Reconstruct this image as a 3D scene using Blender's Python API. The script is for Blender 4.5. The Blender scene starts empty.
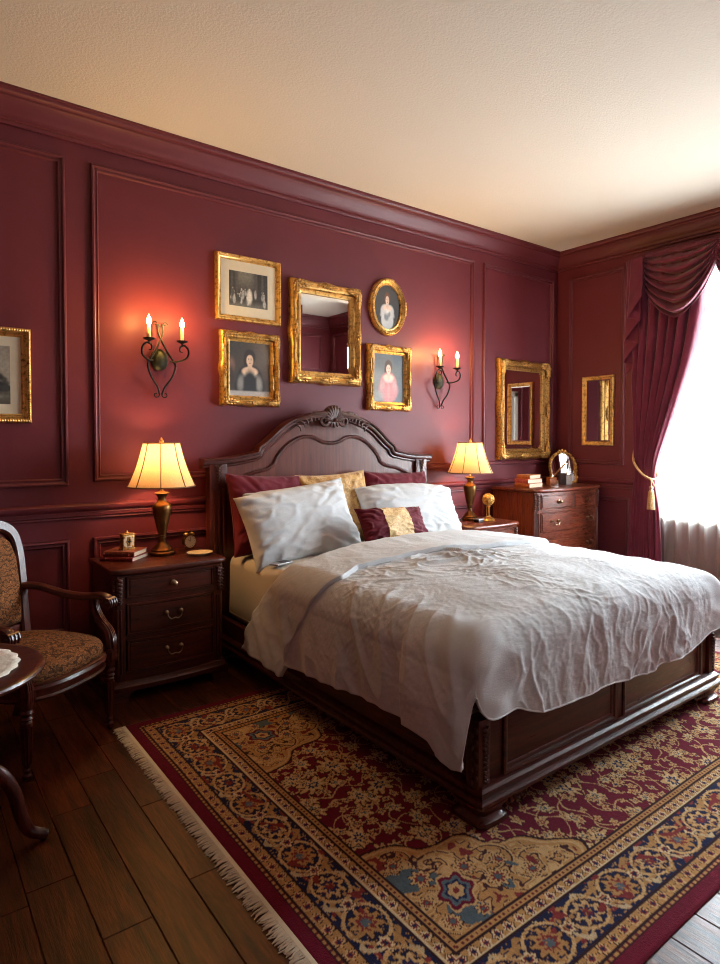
import bpy, bmesh, math, random
import numpy as np
from mathutils import Vector, Matrix, Euler
random.seed(7)
C = bpy.context.scene.collection
SC = bpy.context.scene
PI = math.pi

# ------------------------------------------------------------------ numpy noise
def _hash(ix, iy, seed):
    h = (ix.astype(np.int64) * 374761393 + iy.astype(np.int64) * 668265263 + seed * 974634777) & 0xffffffff
    h = ((h ^ (h >> 13)) * 1274126177) & 0xffffffff
    return (h ^ (h >> 16)) & 0xffff
def perlin(x, y, seed=0):
    x = np.asarray(x, float); y = np.asarray(y, float)
    ix = np.floor(x); iy = np.floor(y); fx = x - ix; fy = y - iy
    def g(dx, dy):
        a = _hash(ix + dx, iy + dy, seed) / 65536.0 * 2 * PI
        return np.cos(a) * (fx - dx) + np.sin(a) * (fy - dy)
    u = fx ** 3 * (fx * (fx * 6 - 15) + 10); v = fy ** 3 * (fy * (fy * 6 - 15) + 10)
    a = g(0, 0) * (1 - u) + g(1, 0) * u; b = g(0, 1) * (1 - u) + g(1, 1) * u
    return (a * (1 - v) + b * v) * 1.4
def fbm(x, y, seed=0, octv=4):
    s = 0; a = 1.0
    for o in range(octv):
        s = s + a * perlin(x * 2 ** o, y * 2 ** o, seed + o * 17); a *= .5
    return s
def rnd(ix, iy, seed=0): return _hash(np.asarray(ix), np.asarray(iy), seed) / 65536.0
def sstep(a, b, x):
    t = np.clip((x - a) / (b - a), 0, 1); return t * t * (3 - 2 * t)

# ------------------------------------------------------------------ mesh building
class MB:
    def __init__(s): s.v = []; s.f = []; s.M = None
    def add(s, vs, fs):
        n = len(s.v)
        if s.M is not None: vs = [s.M @ Vector(p) for p in vs]
        s.v.extend([tuple(p) for p in vs]); s.f.extend([tuple(i + n for i in f) for f in fs]); return s
    def frombm(s, bm):
        bm.verts.index_update(); s.add([v.co.copy() for v in bm.verts], [[v.index for v in f.verts] for f in bm.faces]); bm.free(); return s
    def box(s, x0, x1, y0, y1, z0, z1, bev=0.0, seg=2):
        bm = bmesh.new(); bmesh.ops.create_cube(bm, size=1)
        for v in bm.verts: v.co = Vector(((x0 + x1) / 2 + v.co.x * (x1 - x0), (y0 + y1) / 2 + v.co.y * (y1 - y0), (z0 + z1) / 2 + v.co.z * (z1 - z0)))
        if bev > 0: bmesh.ops.bevel(bm, geom=list(bm.edges), offset=bev, segments=seg, profile=.6, affect='EDGES')
        return s.frombm(bm)
    def ell(s, c, r, seg=12, rings=8, rot=None):
        bm = bmesh.new(); bmesh.ops.create_uvsphere(bm, u_segments=seg, v_segments=rings, radius=1)
        m = Matrix.Translation(c) @ (rot.to_4x4() if rot is not None else Matrix.Identity(4)) @ Matrix.Diagonal((r[0], r[1], r[2], 1))
        for v in bm.verts: v.co = m @ v.co
        return s.frombm(bm)
    def lathe(s, prof, c=(0, 0, 0), seg=24, axis='Z', sx=1, sy=1, cap=True):
        vs = []; fs = []; n = len(prof)
        for r, z in prof:
            for k in range(seg):
                a = 2 * PI * k / seg; p = (r * math.cos(a) * sx, r * math.sin(a) * sy, z)
                if axis == 'Y': p = (p[0], -p[2], p[1])
                elif axis == 'X': p = (p[2], p[0], p[1])
                vs.append((p[0] + c[0], p[1] + c[1], p[2] + c[2]))
        for i in range(n - 1):
            for k in range(seg):
                k2 = (k + 1) % seg; fs.append((i * seg + k, i * seg + k2, (i + 1) * seg + k2, (i + 1) * seg + k))
        if cap: fs.append(tuple(range(seg))[::-1]); fs.append(tuple((n - 1) * seg + k for k in range(seg)))
        return s.add(vs, fs)
    def tube(s, pts, r, seg=8, sy=1.0, cap=True, square=False):
        pts = [Vector(p) for p in pts]; n = len(pts)
        rr = r if isinstance(r, (list, tuple)) else [r] * n
        vs = []; fs = []; up = None
        for i, p in enumerate(pts):
            t = (pts[min(i + 1, n - 1)] - pts[max(i - 1, 0)])
            if t.length < 1e-9: t = Vector((0, 0, 1))
            t.normalize()
            if up is None:
                up = Vector((0, 0, 1)) if abs(t.z) < .9 else Vector((1, 0, 0))
            a = up - t * up.dot(t); a.normalize(); up = a; b = t.cross(a)
            for k in range(seg):
                an = 2 * PI * (k + (.5 if square else 0)) / seg
                vs.append(p + a * math.cos(an) * rr[i] + b * math.sin(an) * rr[i] * sy)
        for i in range(n - 1):
            for k in range(seg):
                k2 = (k + 1) % seg; fs.append((i * seg + k, (i + 1) * seg + k, (i + 1) * seg + k2, i * seg + k2))
        if cap: fs.append(tuple(range(seg))); fs.append(tuple((n - 1) * seg + k for k in range(seg))[::-1])
        return s.add(vs, fs)
    def ribbon(s, pts, prof, up=(0, 0, 1), closed=False, cap=True):
        """sweep a closed 2-D profile [(side, up)] along pts, up axis held fixed."""
        pts = [Vector(p) for p in pts]; n = len(pts); m = len(prof); U0 = Vector(up); vs = []; fs = []
        for i, p in enumerate(pts):
            if closed: t = pts[(i + 1) % n] - pts[i - 1]
            else: t = pts[min(i + 1, n - 1)] - pts[max(i - 1, 0)]
            t.normalize(); sd = t.cross(U0); sd.normalize(); u = sd.cross(t)
            for a, b in prof: vs.append(p + sd * a + u * b)
        for i in range(n if closed else n - 1):
            j = (i + 1) % n
            for k in range(m):
                k2 = (k + 1) % m; fs.append((i * m + k, i * m + k2, j * m + k2, j * m + k))
        if cap and not closed: fs.append(tuple(range(m))[::-1]); fs.append(tuple((n - 1) * m + k for k in range(m)))
        return s.add(vs, fs)
    def prism(s, poly, y0, y1, axis='Y'):
        n = len(poly)
        mk = {'Y': lambda a, b, d: (a, d, b), 'Z': lambda a, b, d: (a, b, d), 'X': lambda a, b, d: (d, a, b)}[axis]
        vs = [mk(a, b, y0) for a, b in poly] + [mk(a, b, y1) for a, b in poly]
        fs = [tuple(range(n)), tuple(range(n, 2 * n))[::-1]] + [(i, n + i, n + (i + 1) % n, (i + 1) % n) for i in range(n)]
        return s.add(vs, fs)
    def grid(s, X, Y, Z):
        h, w = X.shape; vs = np.stack([X.ravel(), Y.ravel(), Z.ravel()], 1).tolist()
        return s.add(vs, [(j * w + i, j * w + i + 1, (j + 1) * w + i + 1, (j + 1) * w + i) for j in range(h - 1) for i in range(w - 1)])
    def frame(s, w, h, prof, n=1, disp=None, cx=0, cz=0):
        """mitred rectangular frame in the XZ plane; prof = [(inset from outer edge, protrusion to -y)]"""
        ring = []
        cs = [(-w / 2, -h / 2), (w / 2, -h / 2), (w / 2, h / 2), (-w / 2, h / 2)]
        for k in range(4):
            for i in range(n): ring.append((k, i / n))
        vs = []; fs = []; m = len(prof)
        for k, t in ring:
            a = cs[k]; b = cs[(k + 1) % 4]
            for ins, pr in prof:
                def sh(c): return (c[0] - math.copysign(ins, c[0]), c[1] - math.copysign(ins, c[1]))
                A = sh(a); B = sh(b); x = A[0] + (B[0] - A[0]) * t; z = A[1] + (B[1] - A[1]) * t
                y = -pr
                if disp:
                    dx, dy, dz = disp(k, t, ins, pr, x, z); x += dx; y += dy; z += dz
                vs.append((x + cx, y, z + cz))
        N = len(ring)
        for i in range(N):
            j = (i + 1) % N
            for q in range(m - 1): fs.append((i * m + q, j * m + q, j * m + q + 1, i * m + q + 1))
        return s.add(vs, fs)

def build(name, mb, m, parent=None, sharp=38, smooth=True, loc=None, rot=None):
    me = bpy.data.meshes.new(name)
    if isinstance(mb, MB):
        me.from_pydata(mb.v, [], mb.f)
    bm = bmesh.new(); bm.from_mesh(me)
    bmesh.ops.recalc_face_normals(bm, faces=list(bm.faces))
    ca = math.cos(math.radians(sharp))
    if smooth:
        for f in bm.faces: f.smooth = True
        for e in bm.edges:
            if len(e.link_faces) == 2 and e.link_faces[0].normal.dot(e.link_faces[1].normal) < ca: e.smooth = False
    bm.to_mesh(me); bm.free()
    o = bpy.data.objects.new(name, me); C.objects.link(o)
    if m is not None: me.materials.append(m)
    if parent is not None: o.parent = parent
    if loc is not None: o.location = loc
    if rot is not None: o.rotation_euler = rot
    return o
def npgrid(name, P, m, parent=None, flip=False, col=None, closed=None):
    """grid mesh from a (h,w,3) array; col = (h,w,3) linear colours stored as attribute 'paint'"""
    h, w = P.shape[:2]
    me = bpy.data.meshes.new(name)
    idx = np.arange(h * w).reshape(h, w)
    q = np.stack([idx[:-1, :-1], idx[:-1, 1:], idx[1:, 1:], idx[1:, :-1]], -1).reshape(-1, 4)
    if flip: q = q[:, ::-1]
    me.vertices.add(h * w); me.vertices.foreach_set('co', P.reshape(-1).astype(np.float32))
    me.loops.add(q.size); me.loops.foreach_set('vertex_index', q.reshape(-1).astype(np.int32))
    me.polygons.add(len(q)); me.polygons.foreach_set('loop_start', (np.arange(len(q)) * 4).astype(np.int32))
    try: me.polygons.foreach_set('loop_total', np.full(len(q), 4, np.int32))
    except Exception: pass
    me.polygons.foreach_set('use_smooth', np.ones(len(q), bool))
    me.update(calc_edges=True); me.validate()
    if col is not None:
        at = me.color_attributes.new('paint', 'FLOAT_COLOR', 'POINT')
        c = np.ones((h * w, 4), np.float32); c[:, :3] = col.reshape(-1, 3); at.data.foreach_set('color', c.reshape(-1))
    o = bpy.data.objects.new(name, me); C.objects.link(o)
    if m is not None: me.materials.append(m)
    if parent is not None: o.parent = parent
    return o
def tag(o, label, cat, group=None, kind=None):
    o['label'] = label; o['category'] = cat
    if group: o['group'] = group
    if kind: o['kind'] = kind
    return o
def thing(name, label, cat, loc=(0, 0, 0), rz=0, group=None):
    o = bpy.data.objects.new(name, None); C.objects.link(o); o.empty_display_size = .05
    o.location = loc; o.rotation_euler = (0, 0, rz)
    return tag(o, label, cat, group)
def struct(name, mb, m, label, cat, **k):
    return tag(build(name, mb, m, **k), label, cat, kind='structure')
def spline(pts, n=8, closed=False):
    pts = [Vector(p) for p in pts]; N = len(pts); out = []
    for i in range(N if closed else N - 1):
        p1 = pts[i]; p2 = pts[(i + 1) % N]
        p0 = pts[i - 1] if (closed or i > 0) else p1 * 2 - p2
        p3 = pts[(i + 2) % N] if (closed or i + 2 < N) else p2 * 2 - p1
        for k in range(n):
            t = k / n
            out.append(.5 * ((2 * p1) + (p2 - p0) * t + (2 * p0 - 5 * p1 + 4 * p2 - p3) * t * t + (3 * p1 - p0 - 3 * p2 + p3) * t ** 3))
    if not closed: out.append(pts[-1])
    return out
def lerp(a, b, t): return a + (b - a) * t
def interp(x, xs, ys): return np.interp(x, xs, ys)

# ------------------------------------------------------------------ materials
def srgb(r, g, b):
    f = lambda c: (c / 255 / 12.92) if c / 255 <= .04045 else ((c / 255 + .055) / 1.055) ** 2.4
    return (f(r), f(g), f(b), 1)
class NT:
    def __init__(s, name):
        s.m = bpy.data.materials.new(name); s.m.use_nodes = True; s.t = s.m.node_tree
        s.t.nodes.clear(); s.out = s.n('ShaderNodeOutputMaterial')
    def n(s, kind, **kw):
        nd = s.t.nodes.new(kind)
        for k, v in kw.items():
            if hasattr(nd, k): setattr(nd, k, v)
            else: nd.inputs[k].default_value = v
        return nd
    def l(s, a, b): s.t.links.new(a, b)
    def coord(s, scale=(1, 1, 1), kind='Object', rot=(0, 0, 0)):
        tc = s.n('ShaderNodeTexCoord'); mp = s.n('ShaderNodeMapping'); mp.inputs['Scale'].default_value = scale; mp.inputs['Rotation'].default_value = rot
        s.l(tc.outputs[kind], mp.inputs['Vector']); return mp.outputs['Vector']
    def noise(s, vec, scale, detail=4, rough=.55, dist=0):
        nd = s.n('ShaderNodeTexNoise'); nd.inputs['Scale'].default_value = scale; nd.inputs['Detail'].default_value = detail
        nd.inputs['Roughness'].default_value = rough; nd.inputs['Distortion'].default_value = dist
        if vec is not None: s.l(vec, nd.inputs['Vector'])
        return nd.outputs['Fac']
    def ramp(s, fac, stops):
        r = s.n('ShaderNodeValToRGB'); e = r.color_ramp.elements
        while len(e) < len(stops): e.new(.5)
        for i, (p, c) in enumerate(stops): e[i].position = p; e[i].color = c if len(c) == 4 else (*c, 1)
        s.l(fac, r.inputs['Fac']); return r.outputs['Color']
    def bsdf(s, **kw):
        b = s.n('ShaderNodeBsdfPrincipled')
        for k, v in kw.items():
            k = k.replace('_', ' ')
            if hasattr(v, 'is_linked') or hasattr(v, 'links'): s.l(v, b.inputs[k])
            else: b.inputs[k].default_value = v
        s.l(b.outputs[0], s.out.inputs['Surface']); s.b = b; return b
    def bump(s, h, strength=.3, dist=.01):
        b = s.n('ShaderNodeBump'); b.inputs['Strength'].default_value = strength; b.inputs['Distance'].default_value = dist
        s.l(h, b.inputs['Height']); s.l(b.outputs[0], s.b.inputs['Normal'])
def mix(c, k): return (c[0] * k, c[1] * k, c[2] * k, 1)

def wood(name, dark, light, axis='X', rough=.32, scale=1.0, coat=.15):
    s = NT(name); st = {'X': (1.5, 22, 22), 'Y': (22, 1.5, 22), 'Z': (22, 22, 1.5)}[axis]
    v = s.coord(tuple(a * scale for a in st))
    f = s.noise(v, 2.2, 6, .6, .6); f2 = s.noise(v, 9, 3, .6)
    c = s.ramp(f, [(.3, dark), (.7, light)])
    r = s.ramp(f2, [(.3, (rough - .06,) * 3), (.7, (rough + .1,) * 3)])
    s.bsdf(Base_Color=c, Roughness=r, Coat_Weight=coat, Coat_Roughness=.18, Specular_IOR_Level=.4); s.bump(f2, .06, .002); return s.m
def plain(name, col, rough=.5, metal=0, var=.12, scale=30, bump=0, bdist=.002, **kw):
    s = NT(name); f = s.noise(s.coord(), scale, 4)
    c = s.ramp(f, [(.3, mix(col, 1 - var)), (.7, mix(col, 1 + var))])
    s.bsdf(Base_Color=c, Roughness=rough, Metallic=metal, **kw)
    if bump: s.bump(f, bump, bdist)
    return s.m
def gilt(name, hi, lo, rough=.34, scale=26):
    s = NT(name); v = s.coord(); f = s.noise(v, scale, 5, .62)
    c = s.ramp(f, [(.30, lo), (.52, hi)]); r = s.ramp(f, [(.3, (.6,) * 3), (.55, (rough,) * 3)])
    s.bsdf(Base_Color=c, Roughness=r, Metallic=.85); s.bump(f, .35, .003); return s.m
def fabric(name, c1, c2, weave=900, rough=.9, bump=.25, big=6, sheen=.2, trans=0):
    s = NT(name); v = s.coord(); f = s.noise(v, big, 4); w = s.noise(s.coord((1, 1, .35)), weave, 2)
    w2 = s.noise(s.coord((.25, 1, 1)), weave * .35, 2)
    mx = s.n('ShaderNodeMath', operation='ADD'); s.l(w, mx.inputs[0]); s.l(w2, mx.inputs[1])
    f3 = s.n('ShaderNodeMath', operation='MULTIPLY_ADD'); s.l(mx.outputs[0], f3.inputs[0]); f3.inputs[1].default_value = .35; s.l(f, f3.inputs[2])
    c = s.ramp(f3.outputs[0], [(.45, c1), (1.15, c2)])
    s.bsdf(Base_Color=c, Roughness=rough, Sheen_Weight=sheen, Specular_IOR_Level=.25); s.bump(mx.outputs[0], bump, .0015); return s.m

M = {}
def wallpaint():
    s = NT('burgundy_paint'); v = s.coord(); f = s.noise(v, 140, 3); g = s.noise(v, 3, 3)
    c = s.ramp(g, [(.3, srgb(102, 38, 46)), (.7, srgb(110, 42, 50))])
    s.bsdf(Base_Color=c, Roughness=.5, Specular_IOR_Level=.35); s.bump(f, .05, .002); return s.m
M['wall'] = wallpaint()
M['trim'] = plain('burgundy_trim_paint', srgb(102, 37, 45), .45, var=.03)
def ceilmat():
    s = NT('textured_ceiling_plaster'); v = s.coord(); f = s.noise(v, 85, 3, .6)
    s.bsdf(Base_Color=srgb(222, 213, 198), Roughness=.95, Specular_IOR_Level=.1); s.bump(f, .45, .006); return s.m
M['ceil'] = ceilmat()
MAH_D, MAH_L = srgb(42, 13, 8), srgb(90, 33, 21)
M['wood'] = wood('mahogany_lengthwise', MAH_D, MAH_L, 'X')
M['woodz'] = wood('mahogany_upright', MAH_D, MAH_L, 'Z')
M['woody'] = wood('mahogany_crosswise', MAH_D, MAH_L, 'Y')
M['chest'] = wood('cherry_lengthwise', srgb(66, 24, 14), srgb(122, 56, 34), 'X', .28)
M['chestz'] = wood('cherry_upright', srgb(66, 24, 14), srgb(118, 54, 32), 'Z', .28)
M['headb'] = wood('headboard_veneer', srgb(74, 30, 20), srgb(112, 54, 38), 'Z', .34)
M['carve'] = plain('carved_dark_wood', srgb(72, 34, 23), .55, var=.35, scale=60)
M['gilt'] = gilt('antique_gilt', srgb(228, 182, 106), srgb(104, 64, 24), .34, 44)
M['giltp'] = gilt('bright_gilt', srgb(232, 186, 110), srgb(140, 92, 40), .34, 36)
M['giltd'] = gilt('dull_old_gilt', srgb(190, 142, 76), srgb(54, 30, 12), .42, 70)
M['brass'] = plain('aged_bronze', srgb(112, 78, 40), .38, .85, .35, 18)
M['brassl'] = plain('pale_brass', srgb(214, 170, 96), .3, .9, .2, 30)
M['pull'] = plain('dark_pull_metal', srgb(150, 122, 96), .32, .95, .3, 60)
M['iron'] = plain('dark_wrought_iron', srgb(30, 23, 19), .48, .6, .3, 60, .2)
M['irong'] = plain('verdigris_iron', srgb(50, 50, 36), .5, .5, .4, 26, .4)
M['candle'] = plain('candle_sleeve', srgb(226, 196, 150), .6, var=.05)
M['mirror'] = NT('mirror_silver'); M['mirror'].bsdf(Base_Color=(.93, .94, .94, 1), Metallic=1.0, Roughness=.015); M['mirror'] = M['mirror'].m
M['linen'] = fabric('grey_linen', srgb(188, 190, 192), srgb(207, 209, 211), 620, .95, .4, 5, .05)
M['sheet'] = fabric('cream_cotton_sheet', srgb(176, 166, 152), srgb(190, 180, 166), 800, .9, .15, 4, .1)
M['redvel'] = fabric('burgundy_velvet', srgb(86, 5, 28), srgb(98, 8, 32), 700, .8, .3, 14, .12)
def brocade(name, c1, c2, scale=40):
    s = NT(name); v = s.coord(); f = s.noise(v, scale, 3, .6, 1.6); g = s.noise(v, 600, 2)
    c = s.ramp(f, [(.42, c1), (.56, c2)])
    s.bsdf(Base_Color=c, Roughness=.6, Sheen_Weight=.3); s.bump(f, .4, .003); return s.m
M['goldcl'] = brocade('gold_damask', srgb(170, 124, 66), srgb(204, 162, 96), 26)
M['goldbr'] = brocade('gold_brocade', srgb(196, 152, 90), srgb(226, 192, 134), 40)
def tapestry():
    s = NT('paisley_upholstery'); v = s.coord()
    vo = s.n('ShaderNodeTexVoronoi'); vo.feature = 'DISTANCE_TO_EDGE'; vo.inputs['Scale'].default_value = 38
    nz = s.n('ShaderNodeTexNoise'); nz.inputs['Scale'].default_value = 12; s.l(v, nz.inputs['Vector'])
    ad = s.n('ShaderNodeVectorMath', operation='MULTIPLY_ADD'); s.l(nz.outputs['Color'], ad.inputs[0]); ad.inputs[1].default_value = (.12, .12, .12); s.l(v, ad.inputs[2])
    wv = s.n('ShaderNodeTexWave'); wv.wave_type = 'RINGS'; wv.inputs['Scale'].default_value = 14; wv.inputs['Distortion'].default_value = 9; wv.inputs['Detail'].default_value = 2; wv.inputs['Detail Scale'].default_value = 2.5
    s.l(ad.outputs[0], vo.inputs['Vector']); s.l(v, wv.inputs['Vector'])
    c1 = s.ramp(wv.outputs['Fac'], [(.25, srgb(84, 54, 34)), (.5, srgb(164, 112, 66)), (.8, srgb(124, 78, 46))])
    c2 = s.ramp(vo.outputs['Distance'], [(.03, (.25,) * 3), (.10, (1,) * 3)])
    mxx = s.n('ShaderNodeMix', data_type='RGBA', blend_type='MULTIPLY'); mxx.inputs['Factor'].default_value = .6
    s.l(c1, mxx.inputs['A']); s.l(c2, mxx.inputs['B'])
    s.bsdf(Base_Color=mxx.outputs['Result'], Roughness=.9, Specular_IOR_Level=.2); s.bump(wv.outputs['Fac'], .3, .002); return s.m
M['tapes'] = tapestry()
def vcol(name, rough=.6, bump=0, bs=400, **kw):
    s = NT(name); a = s.n('ShaderNodeAttribute', attribute_name='paint')
    f = s.noise(s.coord(), bs, 3)
    c = a.outputs['Color']
    if bump:
        r = s.ramp(f, [(.2, (.72,) * 3), (.75, (1.12,) * 3)])
        mx = s.n('ShaderNodeMix', data_type='RGBA', blend_type='MULTIPLY'); mx.inputs['Factor'].default_value = 1
        s.l(c, mx.inputs['A']); s.l(r, mx.inputs['B']); c = mx.outputs['Result']
    s.bsdf(Base_Color=c, Roughness=rough, **kw)
    if bump: s.bump(f, bump, .004)
    return s.m
M['paint'] = vcol('oil_painting', .55)
M['rug'] = vcol('wool_pile', 1.0, .6, 260, Specular_IOR_Level=.05, Sheen_Weight=.06)
M['mat'] = plain('ivory_mount_board', srgb(226, 212, 182), .9, var=.03)
M['cream'] = plain('cream_paper', srgb(206, 190, 164), .85, var=.06, scale=120)
M['fringe'] = fabric('ivory_wool_fringe', srgb(190, 172, 146), srgb(214, 198, 172), 300, .95, .3)
M['curt'] = fabric('burgundy_drape_velvet', srgb(88, 18, 42), srgb(112, 28, 54), 500, .6, .2, 10, .35)
M['rope'] = brocade('gold_cord', srgb(176, 128, 70), srgb(216, 172, 112), 90)
M['lace'] = fabric('ivory_lace', srgb(190, 182, 166), srgb(226, 220, 206), 90, .9, .6, 120)
M['white'] = plain('white_gloss_paint', srgb(226, 222, 214), .4, var=.02)
M['dark'] = plain('black_lacquer', srgb(22, 18, 18), .3, var=.2)
M['silver'] = plain('brushed_silver', srgb(190, 190, 192), .3, .8, .1)
M['dial'] = plain('ivory_clock_dial', srgb(232, 214, 176), .5, var=.03)

def floormat():
    s = NT('oak_floorboards'); a = s.n('ShaderNodeAttribute', attribute_name='paint')
    sp = s.n('ShaderNodeSeparateColor'); s.l(a.outputs['Color'], sp.inputs[0])
    tc = s.n('ShaderNodeTexCoord'); off = s.n('ShaderNodeCombineXYZ')
    m1 = s.n('ShaderNodeMath', operation='MULTIPLY'); s.l(sp.outputs[0], m1.inputs[0]); m1.inputs[1].default_value = 37
    s.l(m1.outputs[0], off.inputs[2]); s.l(m1.outputs[0], off.inputs[1])
    ad = s.n('ShaderNodeVectorMath', operation='ADD'); s.l(tc.outputs['Object'], ad.inputs[0]); s.l(off.outputs[0], ad.inputs[1])
    mp = s.n('ShaderNodeMapping'); mp.inputs['Scale'].default_value = (16, 1.5, 3); s.l(ad.outputs[0], mp.inputs['Vector'])
    g = s.noise(mp.outputs[0], 1.4, 6, .62, 1.4); g2 = s.noise(mp.outputs[0], 9, 4, .7)
    c = s.ramp(g, [(.30, srgb(26, 9, 4)), (.46, srgb(72, 33, 15)), (.70, srgb(114, 55, 26))])
    k = s.ramp(sp.outputs[1], [(0, (.68,) * 3), (1, (1.12,) * 3)])
    k2 = s.ramp(g2, [(.35, (.6,) * 3), (.55, (1,) * 3)])
    mx = s.n('ShaderNodeMix', data_type='RGBA', blend_type='MULTIPLY'); mx.inputs['Factor'].default_value = 1
    s.l(c, mx.inputs['A']); s.l(k, mx.inputs['B'])
    mx2 = s.n('ShaderNodeMix', data_type='RGBA', blend_type='MULTIPLY'); mx2.inputs['Factor'].default_value = .95
    s.l(mx.outputs['Result'], mx2.inputs['A']); s.l(k2, mx2.inputs['B'])
    r = s.ramp(g2, [(.3, (.42,) * 3), (.6, (.3,) * 3)])
    s.bsdf(Base_Color=mx2.outputs['Result'], Roughness=r, Specular_IOR_Level=.32, Coat_Weight=.12, Coat_Roughness=.28); s.bump(g2, .4, .004); return s.m
M['floor'] = floormat()
def emit(name, col, st):
    s = NT(name); e = s.n('ShaderNodeEmission'); e.inputs[0].default_value = (*col, 1); e.inputs[1].default_value = st
    s.l(e.outputs[0], s.out.inputs['Surface']); return s.m
M['flame'] = emit('lit_candle_bulb', (1, .62, .28), 34)
M['bulb'] = emit('lit_lamp_bulb', (1, .62, .28), 30)
def shade():
    s = NT('ivory_silk_shade'); d = s.n('ShaderNodeBsdfDiffuse'); t = s.n('ShaderNodeBsdfTranslucent'); mx = s.n('ShaderNodeMixShader')
    f = s.noise(s.coord((90, 90, 3)), 3, 2); c = s.ramp(f, [(.3, srgb(214, 174, 126)), (.7, srgb(228, 192, 144))])
    s.l(c, d.inputs[0]); s.l(c, t.inputs[0]); mx.inputs[0].default_value = .32
    s.l(d.outputs[0], mx.inputs[1]); s.l(t.outputs[0], mx.inputs[2]); s.l(mx.outputs[0], s.out.inputs['Surface']); return s.m
M['shade'] = shade()
def sheer():
    s = NT('white_sheer_voile'); d = s.n('ShaderNodeBsdfDiffuse'); t = s.n('ShaderNodeBsdfTranslucent'); tr = s.n('ShaderNodeBsdfTransparent')
    d.inputs[0].default_value = (.86, .84, .80, 1); t.inputs[0].default_value = (.88, .85, .80, 1)
    m1 = s.n('ShaderNodeMixShader'); m1.inputs[0].default_value = .55; m2 = s.n('ShaderNodeMixShader'); m2.inputs[0].default_value = .50
    s.l(d.outputs[0], m1.inputs[1]); s.l(t.outputs[0], m1.inputs[2]); s.l(m1.outputs[0], m2.inputs[1]); s.l(tr.outputs[0], m2.inputs[2])
    s.l(m2.outputs[0], s.out.inputs['Surface']); return s.m
M['sheer'] = sheer()
def glass():
    s = NT('window_glass'); g = s.n('ShaderNodeBsdfGlossy'); g.inputs['Roughness'].default_value = .02; tr = s.n('ShaderNodeBsdfTransparent')
    mx = s.n('ShaderNodeMixShader'); mx.inputs[0].default_value = .07
    s.l(tr.outputs[0], mx.inputs[1]); s.l(g.outputs[0], mx.inputs[2]); s.l(mx.outputs[0], s.out.inputs['Surface']); return s.m
M['glass'] = glass()
# ------------------------------------------------------------------ the room shell
RX0, RY0, RH = -6.3, -3.9, 3.055
WY0, WY1, WZ0, WZ1 = -1.02, -3.0, .66, 2.66      # window opening in the right wall
T = .16
def floorboards():
    W = .132; V = []; F = []; col = []
    k0 = int(math.floor((RX0 - (-4.435)) / W)); R = random.Random(5)
    fixed = {0: [-1.435, -1.887], -2: [-1.963], -1: [-1.12, -2.31], -3: [-1.66]}
    k = k0
    while -4.435 + k * W < 0:
        x0 = max(-4.435 + k * W, RX0); x1 = min(-4.435 + (k + 1) * W, 0)
        ys = [RY0]; y = RY0 + R.uniform(.2, 1.1)
        while y < -.15: ys.append(y); y += R.uniform(.45, 1.3)
        ys.append(0)
        if k in fixed:
            fx = fixed[k]; ys = sorted([v for v in ys if v > max(fx) + .3 or v < min(fx) - .35] + fx)
            if ys[0] != RY0: ys = [RY0] + ys
            if ys[-1] != 0: ys.append(0)
        for a, b in zip(ys[:-1], ys[1:]):
            n = len(V); g = .0028; d = -.004
            V += [(x0, a, d), (x1, a, d), (x1, b, d), (x0, b, d), (x0 + g, a + g, 0), (x1 - g, a + g, 0), (x1 - g, b - g, 0), (x0 + g, b - g, 0)]
            F += [(n + 4, n + 5, n + 6, n + 7), (n, n + 1, n + 5, n + 4), (n + 1, n + 2, n + 6, n + 5), (n + 2, n + 3, n + 7, n + 6), (n + 3, n, n + 4, n + 7)]
            c = (R.random(), R.random(), R.random(), 1)
            col += [c] * 8
        k += 1
    mb = MB(); mb.v = V; mb.f = F
    mb2 = MB(); mb2.v = V; mb2.f = F
    o = build('floor', mb2, M['floor'], smooth=False)
    at = o.data.color_attributes.new('paint', 'FLOAT_COLOR', 'POINT'); at.data.foreach_set('color', np.array(col, np.float32).ravel())
    tag(o, 'dark brown oak plank floor', 'floor', kind='structure')
floorboards()
struct('ceiling', MB().box(RX0, 0, RY0, 0, RH, RH + .1), M['ceil'], 'cream textured plaster ceiling', 'ceiling')
struct('wall_back', MB().box(RX0 - T, T, 0, T, -.05, RH + .1), M['wall'], 'burgundy panelled wall behind the bed', 'wall')
w = MB(); w.box(0, T, WY0, 0, -.05, RH + .1); w.box(0, T, RY0 - T, WY1, -.05, RH + .1); w.box(0, T, WY1, WY0, -.05, WZ0); w.box(0, T, WY1, WY0, WZ1, RH + .1)
struct('wall_right', w, M['wall'], 'burgundy wall with the curtained window', 'wall')
struct('wall_left', MB().box(RX0 - T, RX0, RY0, 0, -.05, RH + .1), M['wall'], 'burgundy wall behind the armchair side', 'wall')
struct('wall_front', MB().box(RX0 - T, 0, RY0 - T, RY0, -.05, RH + .1), M['wall'], 'burgundy wall facing the bed', 'wall')
TN = [0]
def trim(mb, label, **k):
    TN[0] += 1; return struct('trim_%d' % TN[0], mb, M['trim'], label, 'moulding', **k)
CROWN = [(0, .158), (.016, .158), (.020, .150), (.018, .138), (.026, .134), (.028, .118), (.034, .112), (.044, .092), (.058, .070), (.072, .054), (.080, .048), (.082, .038), (.090, .034), (.098, .026), (.100, .012), (.104, .010), (.104, 0)]
trim(MB().frame(-RX0, -RY0, CROWN), 'burgundy crown moulding round the ceiling', loc=(RX0 / 2, RY0 / 2, RH), rot=(PI / 2, 0, 0))
RAIL = [(0, .862), (.010, .862), (.014, .868), (.012, .876), (.020, .882), (.022, .900), (.018, .906), (.030, .914), (.036, .926), (.036, .938), (.028, .946), (.016, .950), (0, .950)]
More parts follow.
